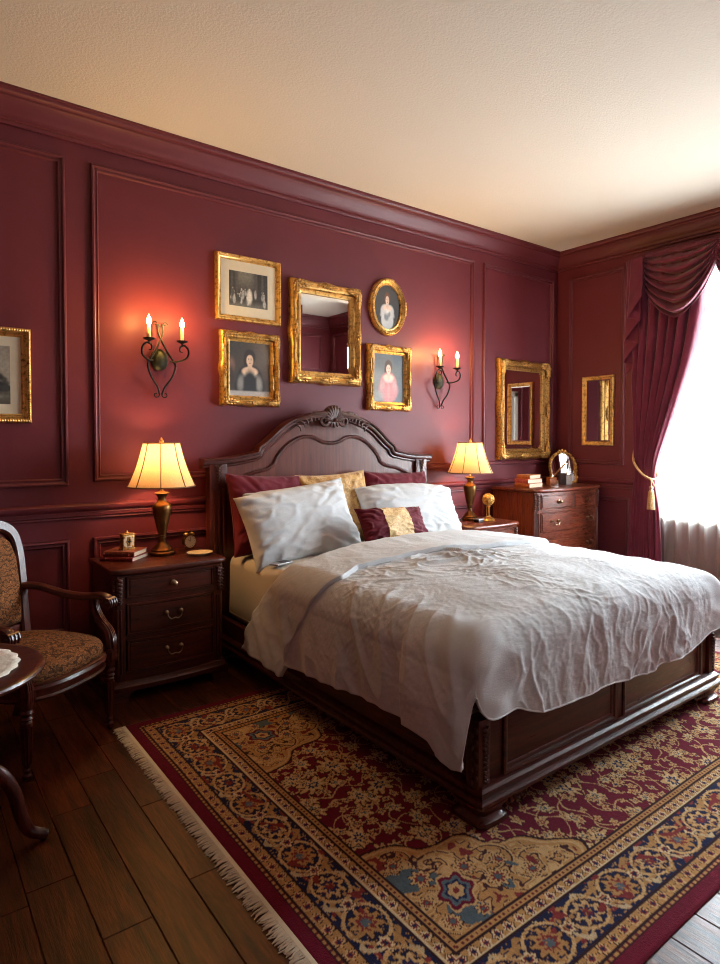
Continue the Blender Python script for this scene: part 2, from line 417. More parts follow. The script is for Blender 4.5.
def strip_x(prof, x0, x1, y=0, s=-1): return MB().prism([(y + s * p, z) for p, z in prof], x0, x1, 'X')
def strip_y(prof, y0, y1, x=0, s=-1): return MB().prism([(x + s * p, z) for p, z in prof], y0, y1, 'Y')
trim(strip_x(RAIL, RX0, 0), 'burgundy chair rail on the back wall')
trim(strip_y(RAIL, 0, WY0 + .06), 'burgundy chair rail beside the window curtain')
trim(strip_y(RAIL, WY1 - .1, RY0), 'burgundy chair rail beyond the window')
trim(strip_y(RAIL, RY0, 0, RX0, 1), 'burgundy chair rail on the left wall')
trim(strip_x(RAIL, RX0, -4.27, RY0, 1), 'burgundy chair rail on the front wall, far side of the door')
trim(strip_x(RAIL, -3.13, 0, RY0, 1), 'burgundy chair rail on the front wall, window side of the door')
BASE = [(0, 0), (.022, 0), (.022, .125), (.016, .135), (.018, .150), (.010, .160), (0, .165)]
for nm, mb, lb in (('baseboard_back', strip_x(BASE, RX0, 0), 'tall burgundy baseboard behind the bed'), ('baseboard_right', strip_y(BASE, RY0, 0), 'tall burgundy baseboard under the window'),
                   ('baseboard_left', strip_y(BASE, RY0, 0, RX0, 1), 'tall burgundy baseboard on the left wall'), ('baseboard_front', strip_x(BASE, -3.13, 0, RY0, 1), 'tall burgundy baseboard on the front wall')):
    struct(nm, mb, M['trim'], lb, 'baseboard')
PM = [(0, 0), (0, .010), (.004, .018), (.012, .021), (.018, .017), (.020, .010), (.028, .010), (.032, .013), (.036, .010), (.040, 0)]
def panel(x0, x1, z0, z1, label, wall='b'):
    mb = MB().frame(x1 - x0, z1 - z0, PM); c = (x0 + x1) / 2; z = (z0 + z1) / 2
    loc, rz = {'b': ((c, 0, z), 0), 'r': ((0, c, z), -PI / 2), 'l': ((RX0, c, z), PI / 2), 'f': ((c, RY0, z), PI)}[wall]
    trim(mb, label, loc=loc, rot=(0, 0, rz), sharp=30)
panel(-6.15, -4.357, 1.051, 2.808, 'tall panel moulding behind the armchair')
panel(-4.228, -1.172, 1.066, 2.808, 'wide panel moulding round the picture group over the bed')
panel(-1.055, -.07, 1.075, 2.808, 'panel moulding round the corner mirror')
panel(-.139, -.70, 1.075, 2.808, 'panel moulding round the small window-wall mirror', 'r')
panel(-6.15, -4.357, .24, .757, 'low panel moulding behind the armchair')
panel(-4.235, -1.172, .24, .757, 'low panel moulding behind the bed')
panel(-1.055, -.07, .24, .757, 'low panel moulding behind the chest')
panel(-.139, -.76, .24, .79, 'low panel moulding beside the curtain', 'r')
panel(-3.2, -3.8, 1.066, 2.808, 'panel moulding beyond the window', 'r')
for a, b in ((-.15, -1.75), (-1.9, -3.5)): panel(a, b, 1.066, 2.808, 'tall panel moulding on the left wall', 'l')
for a, b in ((-6.1, -4.4), (-2.55, -.15)): panel(a, b, 1.066, 2.808, 'tall panel moulding on the front wall', 'f')

# window: frame, rails, panes
wr = tag(build('window_1', MB().box(.02, .13, WY0 - .05, WY0, WZ0, WZ1, .004).box(.02, .13, WY1, WY1 + .05, WZ0, WZ1, .004).box(.02, .13, WY1, WY0, WZ1 - .05, WZ1, .004).box(.02, .13, WY1, WY0, WZ0, WZ0 + .05, .004)
               .box(.03, .11, WY1, WY0, 2.085, 2.14, .004).box(.04, .10, WY1, WY0, 1.49, 1.53, .004).box(.04, .10, (WY0 + WY1) / 2 - .025, (WY0 + WY1) / 2 + .025, WZ0, WZ1, .004), M['white']), 'tall white sash window behind the sheer curtain', 'window', kind='structure')
build('pane', MB().box(.068, .072, WY1 + .04, WY0 - .04, WZ0 + .04, WZ1 - .04), M['glass'], wr)
build('sill', MB().box(-.045, .04, WY1 - .06, WY0 + .05, WZ0 - .03, WZ0 + .005, .008), M['white'], wr)

# door in the front wall (seen only in mirrors)
D = MB(); DX0, DX1 = -4.15, -3.25
d = tag(build('door_1', MB().box(DX0, DX1, RY0, RY0 + .04, .005, 2.08, .004), M['white']), 'white panelled door in the wall facing the bed', 'door', kind='structure')
for z0, z1 in ((.2, .9), (1.02, 1.95)):
    for x0, x1 in ((DX0 + .1, DX0 + .42), (DX1 - .42, DX1 - .1)):
        build('panel_moulding', MB().frame(x1 - x0, z1 - z0, [(0, 0), (.006, .012), (.018, .012), (.03, 0)]), M['white'], d, loc=((x0 + x1) / 2, RY0 + .04, (z0 + z1) / 2), rot=(0, 0, PI))
build('casing', MB().box(DX0 - .1, DX0 - .005, RY0, RY0 + .05, 0, 2.18, .006).box(DX1 + .005, DX1 + .1, RY0, RY0 + .05, 0, 2.18, .006).box(DX0 - .1, DX1 + .1, RY0, RY0 + .05, 2.09, 2.19, .006), M['white'], d)
build('handle', MB().lathe([(.004, 0), (.03, .002), (.03, .008), (.01, .012), (.01, .04), (.024, .05), (.026, .062), (.016, .074), (.002, .078)], (DX1 - .07, RY0 + .04, 1.02), 14, 'Y'), M['brassl'], d)

# ------------------------------------------------------------------ the rug
def paint_rug(X, Y, L, Wd):
    """X in [0,L], Y in [0,Wd]; returns linear rgb"""
    def c(*a): return np.array(srgb(*a)[:3])
    crim, gold, goldl, navy, cream, rust, blue, brown = c(104, 12, 38), c(176, 130, 78), c(196, 158, 108), c(24, 28, 62), c(208, 182, 142), c(124, 42, 40), c(100, 118, 128), c(48, 20, 24)
    h, w = X.shape; out = np.empty((h, w, 3)); out[:] = crim
    dx = np.minimum(X, L - X); dy = np.minimum(Y, Wd - Y)
    d = np.minimum(dx, dy); side = dx < dy
    s = np.where(side, Y, X)                                   # distance along the border
    P = X * 1.0 + perlin(X * 9, Y * 9, 3) * .012; Q = Y * 1.0 + perlin(X * 9, Y * 9, 4) * .012
    def put(m, col): out[m] = col
    def rosette(u, v, r, n, c1, c2, c3, mask):
        a = np.arctan2(v, u); rr = np.hypot(u, v) / (r * (1 + .22 * np.cos(n * a)))
        put(mask & (rr < 1.0), brown); put(mask & (rr < .88), c1); put(mask & (rr < .56), c2); put(mask & (rr < .30), c3)
    # --- field: crimson with gold vines and florets
    field = d >= .325
    n1 = fbm(X * 7.5, Y * 7.5, 11, 1); n2 = fbm(X * 7.5 + 9, Y * 7.5 + 5, 21, 1)
    vine = (np.abs(n1) < .026) | (np.abs(n2) < .022)
    put(field & vine, goldl * .9)
    for seed, cell, r0, n in ((31, .105, .034, 7), (53, .075, .021, 5), (77, .15, .050, 8), (97, .06, .015, 4)):
        gx = np.floor(P / cell); gy = np.floor(Q / cell)
        for ox in (-1, 0, 1):
            for oy in (-1, 0, 1):
                ix = gx + ox; iy = gy + oy
                jx = (ix + .5 + (rnd(ix, iy, seed) - .5) * .7) * cell; jy = (iy + .5 + (rnd(ix, iy, seed + 1) - .5) * .7) * cell
                on = rnd(ix, iy, seed + 2) > .26; rr = r0 * (.7 + .5 * rnd(ix, iy, seed + 3)); th = rnd(ix, iy, seed + 4) * 6.28
                u = (P - jx); v = (Q - jy); uu = u * np.cos(th) + v * np.sin(th); vv = (-u * np.sin(th) + v * np.cos(th)) * 1.45
                a = np.arctan2(vv, uu); q = np.hypot(uu, vv) / (rr * (1 + .3 * np.cos(n * a)))
                m = field & on
                put(m & (q < 1.14), brown); put(m & (q < 1.0), goldl); put(m & (q < .62), cream if seed not in (53, 97) else gold); put(m & (q < .45), (blue * .55 if seed == 31 else rust if seed == 53 else navy * 1.5)); put(m & (q < .22), goldl)
    # --- corner spandrels
    fx = dx - .325; fy = dy - .325
    ang = np.arctan2(fy * 1.5, fx * 1.0)
    rad = .6 * ((np.maximum(fx, 0) / .64) ** 1.25 + (np.maximum(fy, 0) / .42) ** 1.25) ** .8; edge = .56 + .055 * np.abs(np.sin(ang * 5.0)) + .02 * np.sin(ang * 15)
    sp = field & (rad < edge)
    put(sp, gold)
    put(sp & (rad > edge - .012), brown); put(sp & (rad > edge - .035) & (rad < edge - .022), goldl)
    for (u0, v0, r0) in ((.30, .16, .085), (.15, .24, .08), (.42, .07, .075), (.06, .33, .06), (.50, .04, .05)):
        a2 = np.arctan2((fy - v0) * 1.25, fx - u0); q2 = np.hypot(fx - u0, (fy - v0) * 1.25) / r0 + a2 / (2 * PI) * .55
        put(sp & (q2 < 1.15), gold * 1.05); put(sp & (q2 < 1.15) & ((q2 * 2.2) % 1 < .16), brown * 1.8); put(sp & (q2 < 1.15) & (np.abs((q2 * 2.2) % 1 - .28) < .09), goldl)
    n3 = fbm(X * 16, Y * 16, 41, 2); put(sp & (rad < edge - .05) & (np.abs(n3) < .055), brown * 1.9); put(sp & (rad < edge - .05) & (np.abs(n3 - .16) < .06), goldl); put(sp & (rad < edge - .05) & (n3 < -.5), rust)
    put(sp & (rad < edge - .05) & (n3 > .42), goldl)
    n4 = fbm(X * 6 + 4, Y * 6, 47, 3); put(sp & (rad < edge - .18) & (n4 > .34), blue * .62)
    for (u0, v0, r) in ((.27, .09, .036), (.08, .22, .034), (.38, .05, .028), (.22, .18, .032), (.05, .31, .026), (.33, .14, .024), (.04, .05, .026), (.14, .03, .022), (.03, .14, .022)):
        rosette(fx - u0, fy - v0, r, 8, goldl, rust, blue * .6, sp)
    u = fx - .13; v = fy - .125; rot = (u + v) * .7071; ro2 = (v - u) * .7071; a = np.arctan2(ro2 * 1.3, rot); q = np.hypot(rot, ro2 * 1.3) / (.060 * (1 + .14 * np.cos(6 * a)))
    put(sp & (q < 1.25), goldl); put(sp & (q < 1.12), crim); put(sp & (q < .88), blue * .8); put(sp & (q < .66), navy * 1.4); put(sp & (q < .5), goldl); put(sp & (q < .2), rust)
    # --- medallion
    mx = (X - L / 2) / .62; my = (Y - Wd / 2) / .34; a = np.arctan2(my, mx); q = np.hypot(mx, my) / (1 + .09 * np.abs(np.cos(8 * a)))
    put(field & (q < 1), brown); put(field & (q < .97), gold); put(field & (q < .8), navy); put(field & (q < .5), rust); put(field & (q < .3), goldl)
    # --- inner guard (.25-.325)
    g = (d >= .25) & (d < .325); put(g, gold); dd = d - .25
    cell = .045; u = (s / cell - np.floor(s / cell) - .5) * cell
    rosette(u, dd - .024, .017, 6, cream, rust, navy, g & (dd < .05))
    put(g & (dd < .005), brown); put(g & (np.abs(dd - .047) < .003), brown); put(g & (np.abs(dd - .071) < .004), brown)
    dots = (np.abs((s / .018) % 1 - .5) < .22) & (np.abs(dd - .059) < .005); put(g & dots, rust * .7)
    put(g & (np.abs(dd - .008) < .003), cream)
    # --- main navy border (.105-.25)
    b = (d >= .105) & (d < .25); put(b, navy); t = (d - .1775) / .0725
    per = .34; ph = s / per * 2 * PI
    s2 = s + perlin(s * 8, d * 8, 61) * .01
    for k, amp, wd, cc in ((1, .55, .10, gold), (1, -.55, .085, rust * 1.1), (2, .8, .075, cream * .8), (2, -.78, .07, gold * .85)):
        curve = amp * np.sin(ph * k + (.6 if k == 2 else 0)); sl = np.sqrt(1 + (amp * k * np.cos(ph * k) * .0725 * 2 * PI / per) ** 2)
        put(b & (np.abs(t - curve) < wd * sl), cc)
    for off, r, n, c1, c2, c3 in ((0, .046, 9, gold, rust, blue * .7), (.5, .040, 8, goldl, navy * 1.5, rust), (.25, .020, 6, cream, rust, navy), (.75, .020, 6, cream, rust, navy)):
        q = ((s2 / per + off) % 1 - .5) * per
        if r > .03: put(b & (np.hypot(q * .8, d - .1775) < r * 1.42), brown); put(b & (np.hypot(q * .8, d - .1775) < r * 1.34), navy); put(b & (np.abs(np.hypot(q * .8, d - .1775) - r * 1.30) < .0045), goldl)
        rosette(q * .85, d - .1775, r, n, c1, c2, c3, b)
    lf = fbm(s * 26, d * 36, 71, 2); put(b & (np.abs(lf) < .07) & (np.abs(t) < .92), gold * .9)
    lf2 = fbm(s * 14 + 3, d * 22, 75, 2); put(b & (lf2 > .55), rust)
    put(b & (np.abs(t) > .94), brown)
    # --- outer guard (.045-.105)
    g = (d >= .045) & (d < .105); put(g, gold); dd = d - .045; cell = .05; u = ((s + .02) / cell - np.floor((s + .02) / cell) - .5) * cell
    rosette(u, dd - .038, .018, 6, goldl, rust, navy, g & (dd > .016)); put(g & (np.abs(dd - .016) < .0025), brown)
    dots = (np.abs((s / .022) % 1 - .5) < .2) & (np.abs(dd - .009) < .004); put(g & dots, rust * .7); put(g & (dd > .056), brown); put(g & (dd < .003), brown)
    # plain crimson margin keeps the ground colour
    k = .90 + .16 * (fbm(X * 120, Y * 40, 91, 2)) ; ab = 1 + .10 * perlin(X * .8, Y * 26, 95)
    return np.clip(out * np.clip(k * ab, .6, 1.3)[..., None], 0, 1)
RUGX0, RUGX1, RUGY0, RUGY1 = -4.30, -1.12, -2.85, -.785
def make_rug():
    L = RUGX1 - RUGX0; Wd = RUGY1 - RUGY0; nx = int(L / .0042); ny = int(Wd / .0042)
    x = np.linspace(0, L, nx); y = np.linspace(0, Wd, ny); X, Y = np.meshgrid(x, y)
    col = paint_rug(X, Y, L, Wd)
    z = .0075 + .0006 * perlin(X * 170, Y * 170, 5) + .0012 * perlin(X * 3, Y * 3, 6)
    e = np.minimum(np.minimum(X, L - X), np.minimum(Y, Wd - Y)); z = z * sstep(-.004, .006, e) + .0005
    wob = .004 * perlin(X * 1.5, Y * 2.2, 8)
    o = npgrid('rug', np.stack([X + RUGX0 + wob, Y + RUGY0 + wob, z], -1), M['rug'], None, False, col)
    tag(o, 'large crimson, gold and navy oriental rug with ivory fringe under the bed', 'rug')
    R = random.Random(3); mb = MB()
    mb.box(RUGX0 - .012, RUGX0 + .004, RUGY0, RUGY1, .0006, .0085, .002, 1)
    y = RUGY0 + .004
    while y < RUGY1:
        a = R.uniform(-.010, .010); ln = R.uniform(.034, .050); r = R.uniform(.0022, .0034); z = R.uniform(.003, .006)
        pts = [(RUGX0 - .008, y, .006), (RUGX0 - .008 - ln * .5, y + a * .4 + R.uniform(-.003, .003), z + .002), (RUGX0 - .008 - ln, y + a, .003)]
        mb.tube(spline(pts, 2), [r, r * 1.05, r, r * .9, r * .55], 5)
        y += R.uniform(.0042, .0066)
    f = build('fringe', mb, M['fringe'], o); f['kind'] = 'stuff'
make_rug()
# ------------------------------------------------------------------ carved ornament helpers
def spiral(c, r0, r1, a0, turns, plane='XZ', n=22, y=0, sgn=1):
    out = []
    for i in range(n + 1):
        t = i / n; r = lerp(r0, r1, t); a = a0 + sgn * turns * 2 * PI * t
        out.append((c[0] + r * math.cos(a), y, c[1] + r * math.sin(a)))
    return out
def leaf(mb, p0, p1, bend, r, y, seg=6, n=7):
    """fleshy carved leaf: a tapered tube from p0 to p1 (x,z) bowed by bend"""
    p0 = Vector((p0[0], y, p0[1])); p1 = Vector((p1[0], y, p1[1])); d = p1 - p0; nrm = Vector((-d.z, 0, d.x)); pts = []; rr = []
    for i in range(n):
        t = i / (n - 1); pts.append(p0 + d * t + nrm * bend * math.sin(PI * t)); rr.append(r * (.35 + .75 * math.sin(PI * min(1, .15 + t * .8)) ** .8) * (1 if t < .95 else .3))
    mb.tube(pts, rr, seg)
def acanthus_drop(mb, x, z1, z0, y, w=.03):
    """little carved leaf drop on a pilaster"""
    n = 6
    for i in range(n):
        z = lerp(z1, z0, i / (n - 1)); k = 1 - .55 * i / (n - 1)
        for s in (-1, 1): leaf(mb, (x, z), (x + s * w * .5 * k, z + .018 * k), s * .15, .007 * k, y, 5, 5)
        mb.ell((x, y - .003, z), (.008 * k, .007 * k, .010 * k), 8, 6)

# ------------------------------------------------------------------ the bed
BX = -2.713
bed = thing('bed', 'carved mahogany bed with arched headboard and low panelled footboard', 'bed', (BX, 0, 0))
HALF = [(.93, 1.178), (.80, 1.182), (.68, 1.196), (.585, 1.214), (.565, 1.222), (.555, 1.246), (.54, 1.262), (.525, 1.27), (.48, 1.302), (.43, 1.346), (.37, 1.392), (.30, 1.428), (.22, 1.454), (.12, 1.474), (0, 1.480)]
HALF_IN = [(.70, 1.05), (.60, 1.088), (.50, 1.108), (.458, 1.128), (.44, 1.142), (.425, 1.172), (.40, 1.205), (.34, 1.262), (.26, 1.306), (.19, 1.320), (.13, 1.312), (.07, 1.285), (0, 1.274)]
def mirror_line(h): return [(-a, b) for a, b in h] + [(a, b) for a, b in h[::-1][1:]]
TOPL = mirror_line(HALF)
body = [(x, z - .03) for x, z in TOPL if abs(x) <= .86]
poly = [(-.86, .20)] + [(-.86, 1.14)] + body[0:] + [(.86, 1.14), (.86, .20)]
hb = build('headboard', MB().prism(poly, -.105, -.062), M['headb'], bed)
capprof = [(-.018, -.052), (.030, -.052), (.036, -.046), (.036, -.038), (.050, -.030), (.054, -.020), (.052, -.010), (.062, -.006), (.064, .004), (.056, .008), (-.018, .008)]
pts = spline([(x, -.085, z) for x, z in TOPL], 3)
build('cap_moulding', MB().ribbon(pts, [(-z, f) for f, z in capprof], up=(0, -1, 0)), M['wood'], hb)
ptsi = spline([(x, -.107, z) for x, z in mirror_line(HALF_IN)], 3)
build('inner_moulding', MB().ribbon(ptsi, [(-.012, -.004), (-.012, .006), (-.005, .012), (.004, .012), (.012, .006), (.012, -.004)], up=(0, -1, 0)), M['woodz'], hb)
cr = MB(); yc = -.146
for i in range(11):
    a = lerp(PI * .06, PI * .94, i / 10); ln = .094 + .016 * math.sin(a)
    leaf(cr, (.012 * math.cos(a), 1.425 + .01 * math.sin(a)), (ln * math.cos(a) * .92, 1.425 + ln * math.sin(a)), 0, .0145, yc - .012, 7)
cr.ell((0, yc + .004, 1.468), (.082, .020, .066), 18, 12); cr.ell((0, yc - .026, 1.432), (.014, .014, .014), 10, 8)
for s in (-1, 1):
    cr.tube(spiral((s * .082, 1.428), .046, .008, PI / 2 if s > 0 else PI / 2, 1.4, y=yc - .008, sgn=s, n=26), [.015 - .008 * i / 26 for i in range(27)], 7)
    for i in range(7):
        x = .12 + i * .027; zt = 1.464 - .0045 * i * i * .5; L = .052 - .004 * i
        leaf(cr, (s * (x - .02), zt - .030), (s * (x + L * .55), zt + .026 - .003 * i), s * .25, .0105 - .0006 * i, yc - .006 - .002 * (i % 2), 6)
    cr.tube(spline([(s * .06, yc, 1.468), (s * .14, yc, 1.462), (s * .24, yc, 1.437), (s * .31, yc, 1.412)], 5), [.026, .026, .026, .025, .025, .024, .022, .020, .018, .016, .014, .012, .010, .008, .006, .005], 8)
for i in range(5): leaf(cr, ((i - 2) * .012, 1.424), ((i - 2) * .030, 1.378 + .006 * abs(i - 2)), (i - 2) * .05, .011, yc - .010, 6)
build('crest', cr, M['carve'], hb)
for s in (-1, 1):
    p = MB().box(s * .885 - .002 if s < 0 else .775, s * .775 if s < 0 else .887, -.13, -.06, 0.0, 1.152, .005)
    x0 = s * .831
    for k in (-.030, 0, .030): p.tube([(x0 + k, -.131, .30), (x0 + k, -.131, 1.0)], .0085, 8)
    po = build('post', p, M['woodz'], bed)
    cv = MB(); acanthus_drop(cv, x0, 1.125, 1.035, -.134, .055); build('carving', cv, M['carve'], po)
# footboard
fb = build('footboard', MB().box(-.80, .80, -2.232, -2.195, .09, .40, .003).box(-.84, .84, -2.24, -2.185, .385, .42, .006), M['wood'], bed)
for a, b in ((-.735, -.025), (.025, .735)):
    build('panel_moulding', MB().frame(b - a, .236, [(0, 0), (0, .012), (.006, .016), (.014, .014), (.018, .007), (.026, .006), (.032, .0)]), M['wood'], fb, loc=((a + b) / 2, -2.231, .258))
build('stile', MB().box(-.020, .020, -2.240, -2.225, .135, .39, .003), M['woodz'], fb)
BM = [(0, .072), (.030, .072), (.034, .080), (.044, .084), (.046, .098), (.040, .104), (.030, .108), (.028, .116), (.034, .120), (.034, .130), (.024, .138), (.010, .142), (0, .146)]
# base moulding: three sides, mitred
def base_run():
    xo, yo = .838, -2.232; path = [(-xo, -.14), (-xo, yo), (xo, yo), (xo, -.14)]; mb = MB(); vs = []; fs = []
    for i, (x, y) in enumerate(path):
        for o, z in BM:
            sx = math.copysign(1, x); vs.append((x + sx * o, y - (o if i in (1, 2) else 0), z))
    m = len(BM)
    for i in range(3):
        for k in range(m - 1): fs.append((i * m + k, (i + 1) * m + k, (i + 1) * m + k + 1, i * m + k + 1))
        fs.append((i * m + m - 1, (i + 1) * m + m - 1, (i + 1) * m, i * m))
    return mb.add(vs, fs)
build('base_moulding', base_run(), M['wood'], bed, 22)
for s in (-1, 1):
    build('side_rail', MB().box(min(s * .845, s * .808), max(s * .845, s * .808), -2.20, -.12, .075, .235, .004), M['woody'], bed)
    x = s * .838
    p = MB().box(x - .03, x + .03, -2.246, -2.188, .075, .365, .006)
    po = build('foot_post', p, M['woodz'], bed)
    cv = MB()
    for i in range(12):
        z = .325 - i * .016; k = 1 - .03 * i
        for q in (-1, 1): leaf(cv, (x, z), (x + q * .018 * k, z + .014), q * .2, .0062 * k, -2.252, 5, 5)
    for i in range(10): cv.ell((x + s * .031, -2.235 + (i % 2) * .02, .33 - i * .020), (.006, .010, .012), 8, 6)
    build('carving', cv, M['carve'], po)
    for y in (-2.198, -.18):
        f = MB(); z0 = .0085 if y < -1 else 0
        prof = [(.072, z0), (.077, z0 + .006), (.075, z0 + .018), (.064, z0 + .024), (.058, .042), (.063, .056), (.072, .068), (.078, .074), (.078, .080), (.05, .082)]
        def sq(r, z, c=(s * .806, y)): # rounded-square ring
            out = []
            for k in range(20):
                a = 2 * PI * k / 20; q = (abs(math.cos(a)) ** 5 + abs(math.sin(a)) ** 5) ** (-1 / 5)
                out.append((c[0] + r * q * math.cos(a), c[1] + r * q * math.sin(a), z))
            return out
        vs = []; fs = []
        for r, z in prof: vs += sq(r, z)
        for i in range(len(prof) - 1):
            for k in range(20): fs.append((i * 20 + k, i * 20 + (k + 1) % 20, (i + 1) * 20 + (k + 1) % 20, (i + 1) * 20 + k))
        fs.append(tuple(range(20))[::-1]); fs.append(tuple((len(prof) - 1) * 20 + k for k in range(20)))
        f.add(vs, fs)
        if y < -1:
            for i in range(4): leaf(f, (s * (.74 - i * .022), .070), (s * (.725 - i * .03), .045 + .006 * i), s * .3, .008, -2.255, 5, 5)
        build('foot', f, M['wood'], bed)
for i in range(9):
    y = -.28 - i * .22
    build('slat', MB().box(-.808, .808, y - .035, y + .035, .185, .208, .002), M['woody'], bed)

# ------------------------------------------------------------------ mattress
def rounded_slab(x0, x1, y0, y1, z0, z1, r, n=6, wr=.0, seed=1):
    """soft slab with rounded edges, as a cage of rings"""
    mb = MB(); rings = []
    K = 72
    prof = [(r * .6, z0)] + [(r - r * math.sin(a), z0 + r * (1 - math.cos(a))) for a in np.linspace(PI * .12, PI / 2, n)] + [(r - r * math.cos(a), z1 - r + r * math.sin(a)) for a in np.linspace(0, PI / 2 * .98, n)]
    prof += [(r * 1.6, z1 + .003), (r * 3.2, z1 + .008), (r * 6, z1 + .012)]
    vs = []
    for ins, z in prof:
        cx, cy = (x0 + x1) / 2, (y0 + y1) / 2; hx, hy = (x1 - x0) / 2 - ins, (y1 - y0) / 2 - ins; rr = max(.08 - ins, .02)
        pts = []
        per = [(hx - rr, hy - rr, 0), (-hx + rr, hy - rr, PI / 2), (-hx + rr, -hy + rr, PI), (hx - rr, -hy + rr, PI * 1.5)]
        for k, (ax, ay, a0) in enumerate(per):
            bx, by, _ = per[(k + 1) % 4]
            for i in range(8): a = a0 + PI / 2 * i / 8; pts.append((cx + ax + rr * math.cos(a), cy + ay + rr * math.sin(a), z))
            ex, ey = cx + ax + rr * math.cos(a0 + PI / 2), cy + ay + rr * math.sin(a0 + PI / 2); nx, ny = cx + bx + rr * math.cos(a0 + PI / 2), cy + by + rr * math.sin(a0 + PI / 2)
            for i in range(10): pts.append((lerp(ex, nx, i / 10), lerp(ey, ny, i / 10), z))
        vs += pts
    m = len(vs) // len(prof); fs = []
    for i in range(len(prof) - 1):
        for k in range(m): fs.append((i * m + k, i * m + (k + 1) % m, (i + 1) * m + (k + 1) % m, (i + 1) * m + k))
    fs.append(tuple(range(m))[::-1]); fs.append(tuple((len(prof) - 1) * m + k for k in range(m)))
    if wr: vs = [(x + wr * float(perlin(y * 7 + z * 9, z * 14, seed)), y, z + wr * .6 * float(perlin(x * 6, y * 5, seed + 1))) for x, y, z in vs]
    return mb.add(vs, fs)
mt = tag(build('mattress', rounded_slab(BX - .795, BX + .795, -2.175, -.135, .212, .60, .055, wr=.010), M['sheet']), 'mattress in a cream fitted sheet showing at the pillow end of the bed', 'mattress')
pp = [(BX - .797, y, .262) for y in np.linspace(-.2, -2.1, 20)]
build('piping', MB().tube(pp, .0035, 6), M['sheet'], mt)

# ------------------------------------------------------------------ duvet
A_, R_, B_, RF = .79, .125, 2.150, .125
def topz(x, y):
    e = 1 - np.clip(np.abs(x) / .9, 0, 1) ** 2.2
    f = sstep(-2.25, -1.85, y)
    return .645 + .065 * e * (.45 + .55 * f) + .012 * fbm(x * 2.2 + 3, y * 2.2, 101, 2) * e
def side_hang(y, sgn):
    if sgn < 0: h = np.interp(-y, [.5, .66, 1.05, 1.30, 1.56, 1.80, 1.93, 1.965, 2.06, 2.15, 2.3], [.19, .205, .205, .24, .275, .292, .285, .25, .235, .225, .235])
    else: h = np.interp(-y, [.6, 1.2, 2.0, 2.3], [.25, .27, .28, .30])
    return h
def foot_hang(x): return np.interp(x, [-.95, -.84, -.72, -.66, -.58, -.48, -.2, .1, .25, .45, .58, .72, .95], [.36, .40, .405, .385, .36, .35, .353, .338, .350, .345, .352, .388, .41])
def drape(S, Tt, lift=0.0, wr=1.0, seed=0, hem_side=None):
    """S: signed arc coordinate across (metres, may exceed +-A_), Tt: distance along from headboard wall (y=-Tt). returns points (local to BX)"""
    sg = np.sign(S); es = np.maximum(np.abs(S) - A_, 0); et = np.maximum(Tt - B_, 0)
    def edge(e, r, flare):
        th = np.minimum(e / r, PI / 2); o = r * np.sin(th); d = r * (1 - np.cos(th)); ex = np.maximum(e - r * PI / 2, 0)
        return o + flare * (1 - np.exp(-ex / .12)), d + ex
    os_, ds = edge(es, R_ + lift * .3, .026); ot, dt = edge(et, RF + lift, .02)
    x = sg * (np.minimum(np.abs(S), A_) + os_); y = -(np.minimum(Tt, B_) + ot)
    drop = (ds ** 3.2 + dt ** 3.2 + 1e-12) ** (1 / 3.2)
    z = topz(np.clip(x, -.9, .9), np.maximum(y, -2.2)) + lift - drop
    return np.stack([x, y, z], -1), ds, dt
def grid_normals(P):
    gu = np.gradient(P, axis=1); gv = np.gradient(P, axis=0); n = np.cross(gu, gv); ln = np.linalg.norm(n, axis=-1, keepdims=True); n = n / (ln + 1e-12)
    for _ in range(3):
        n[1:-1, 1:-1] = (n[1:-1, 1:-1] * 2 + n[:-2, 1:-1] + n[2:, 1:-1] + n[1:-1, :-2] + n[1:-1, 2:]) / 6
    return n / (np.linalg.norm(n, axis=-1, keepdims=True) + 1e-12)
def ridged(x, y, seed, octv=3):
    s = 0; a = 1.0
    for o in range(octv): s = s + a * (1 - np.abs(perlin(x * 2 ** o, y * 2 ** o, seed + o)) * 2); a *= .5
    return s
def solve_arc(xs_hang, r, flare_ignored=0):  # arc length needed to drop by h
    return np.where(xs_hang > r, r * PI / 2 + (xs_hang - r), r * np.arccos(np.clip(1 - xs_hang / r, -1, 1)))
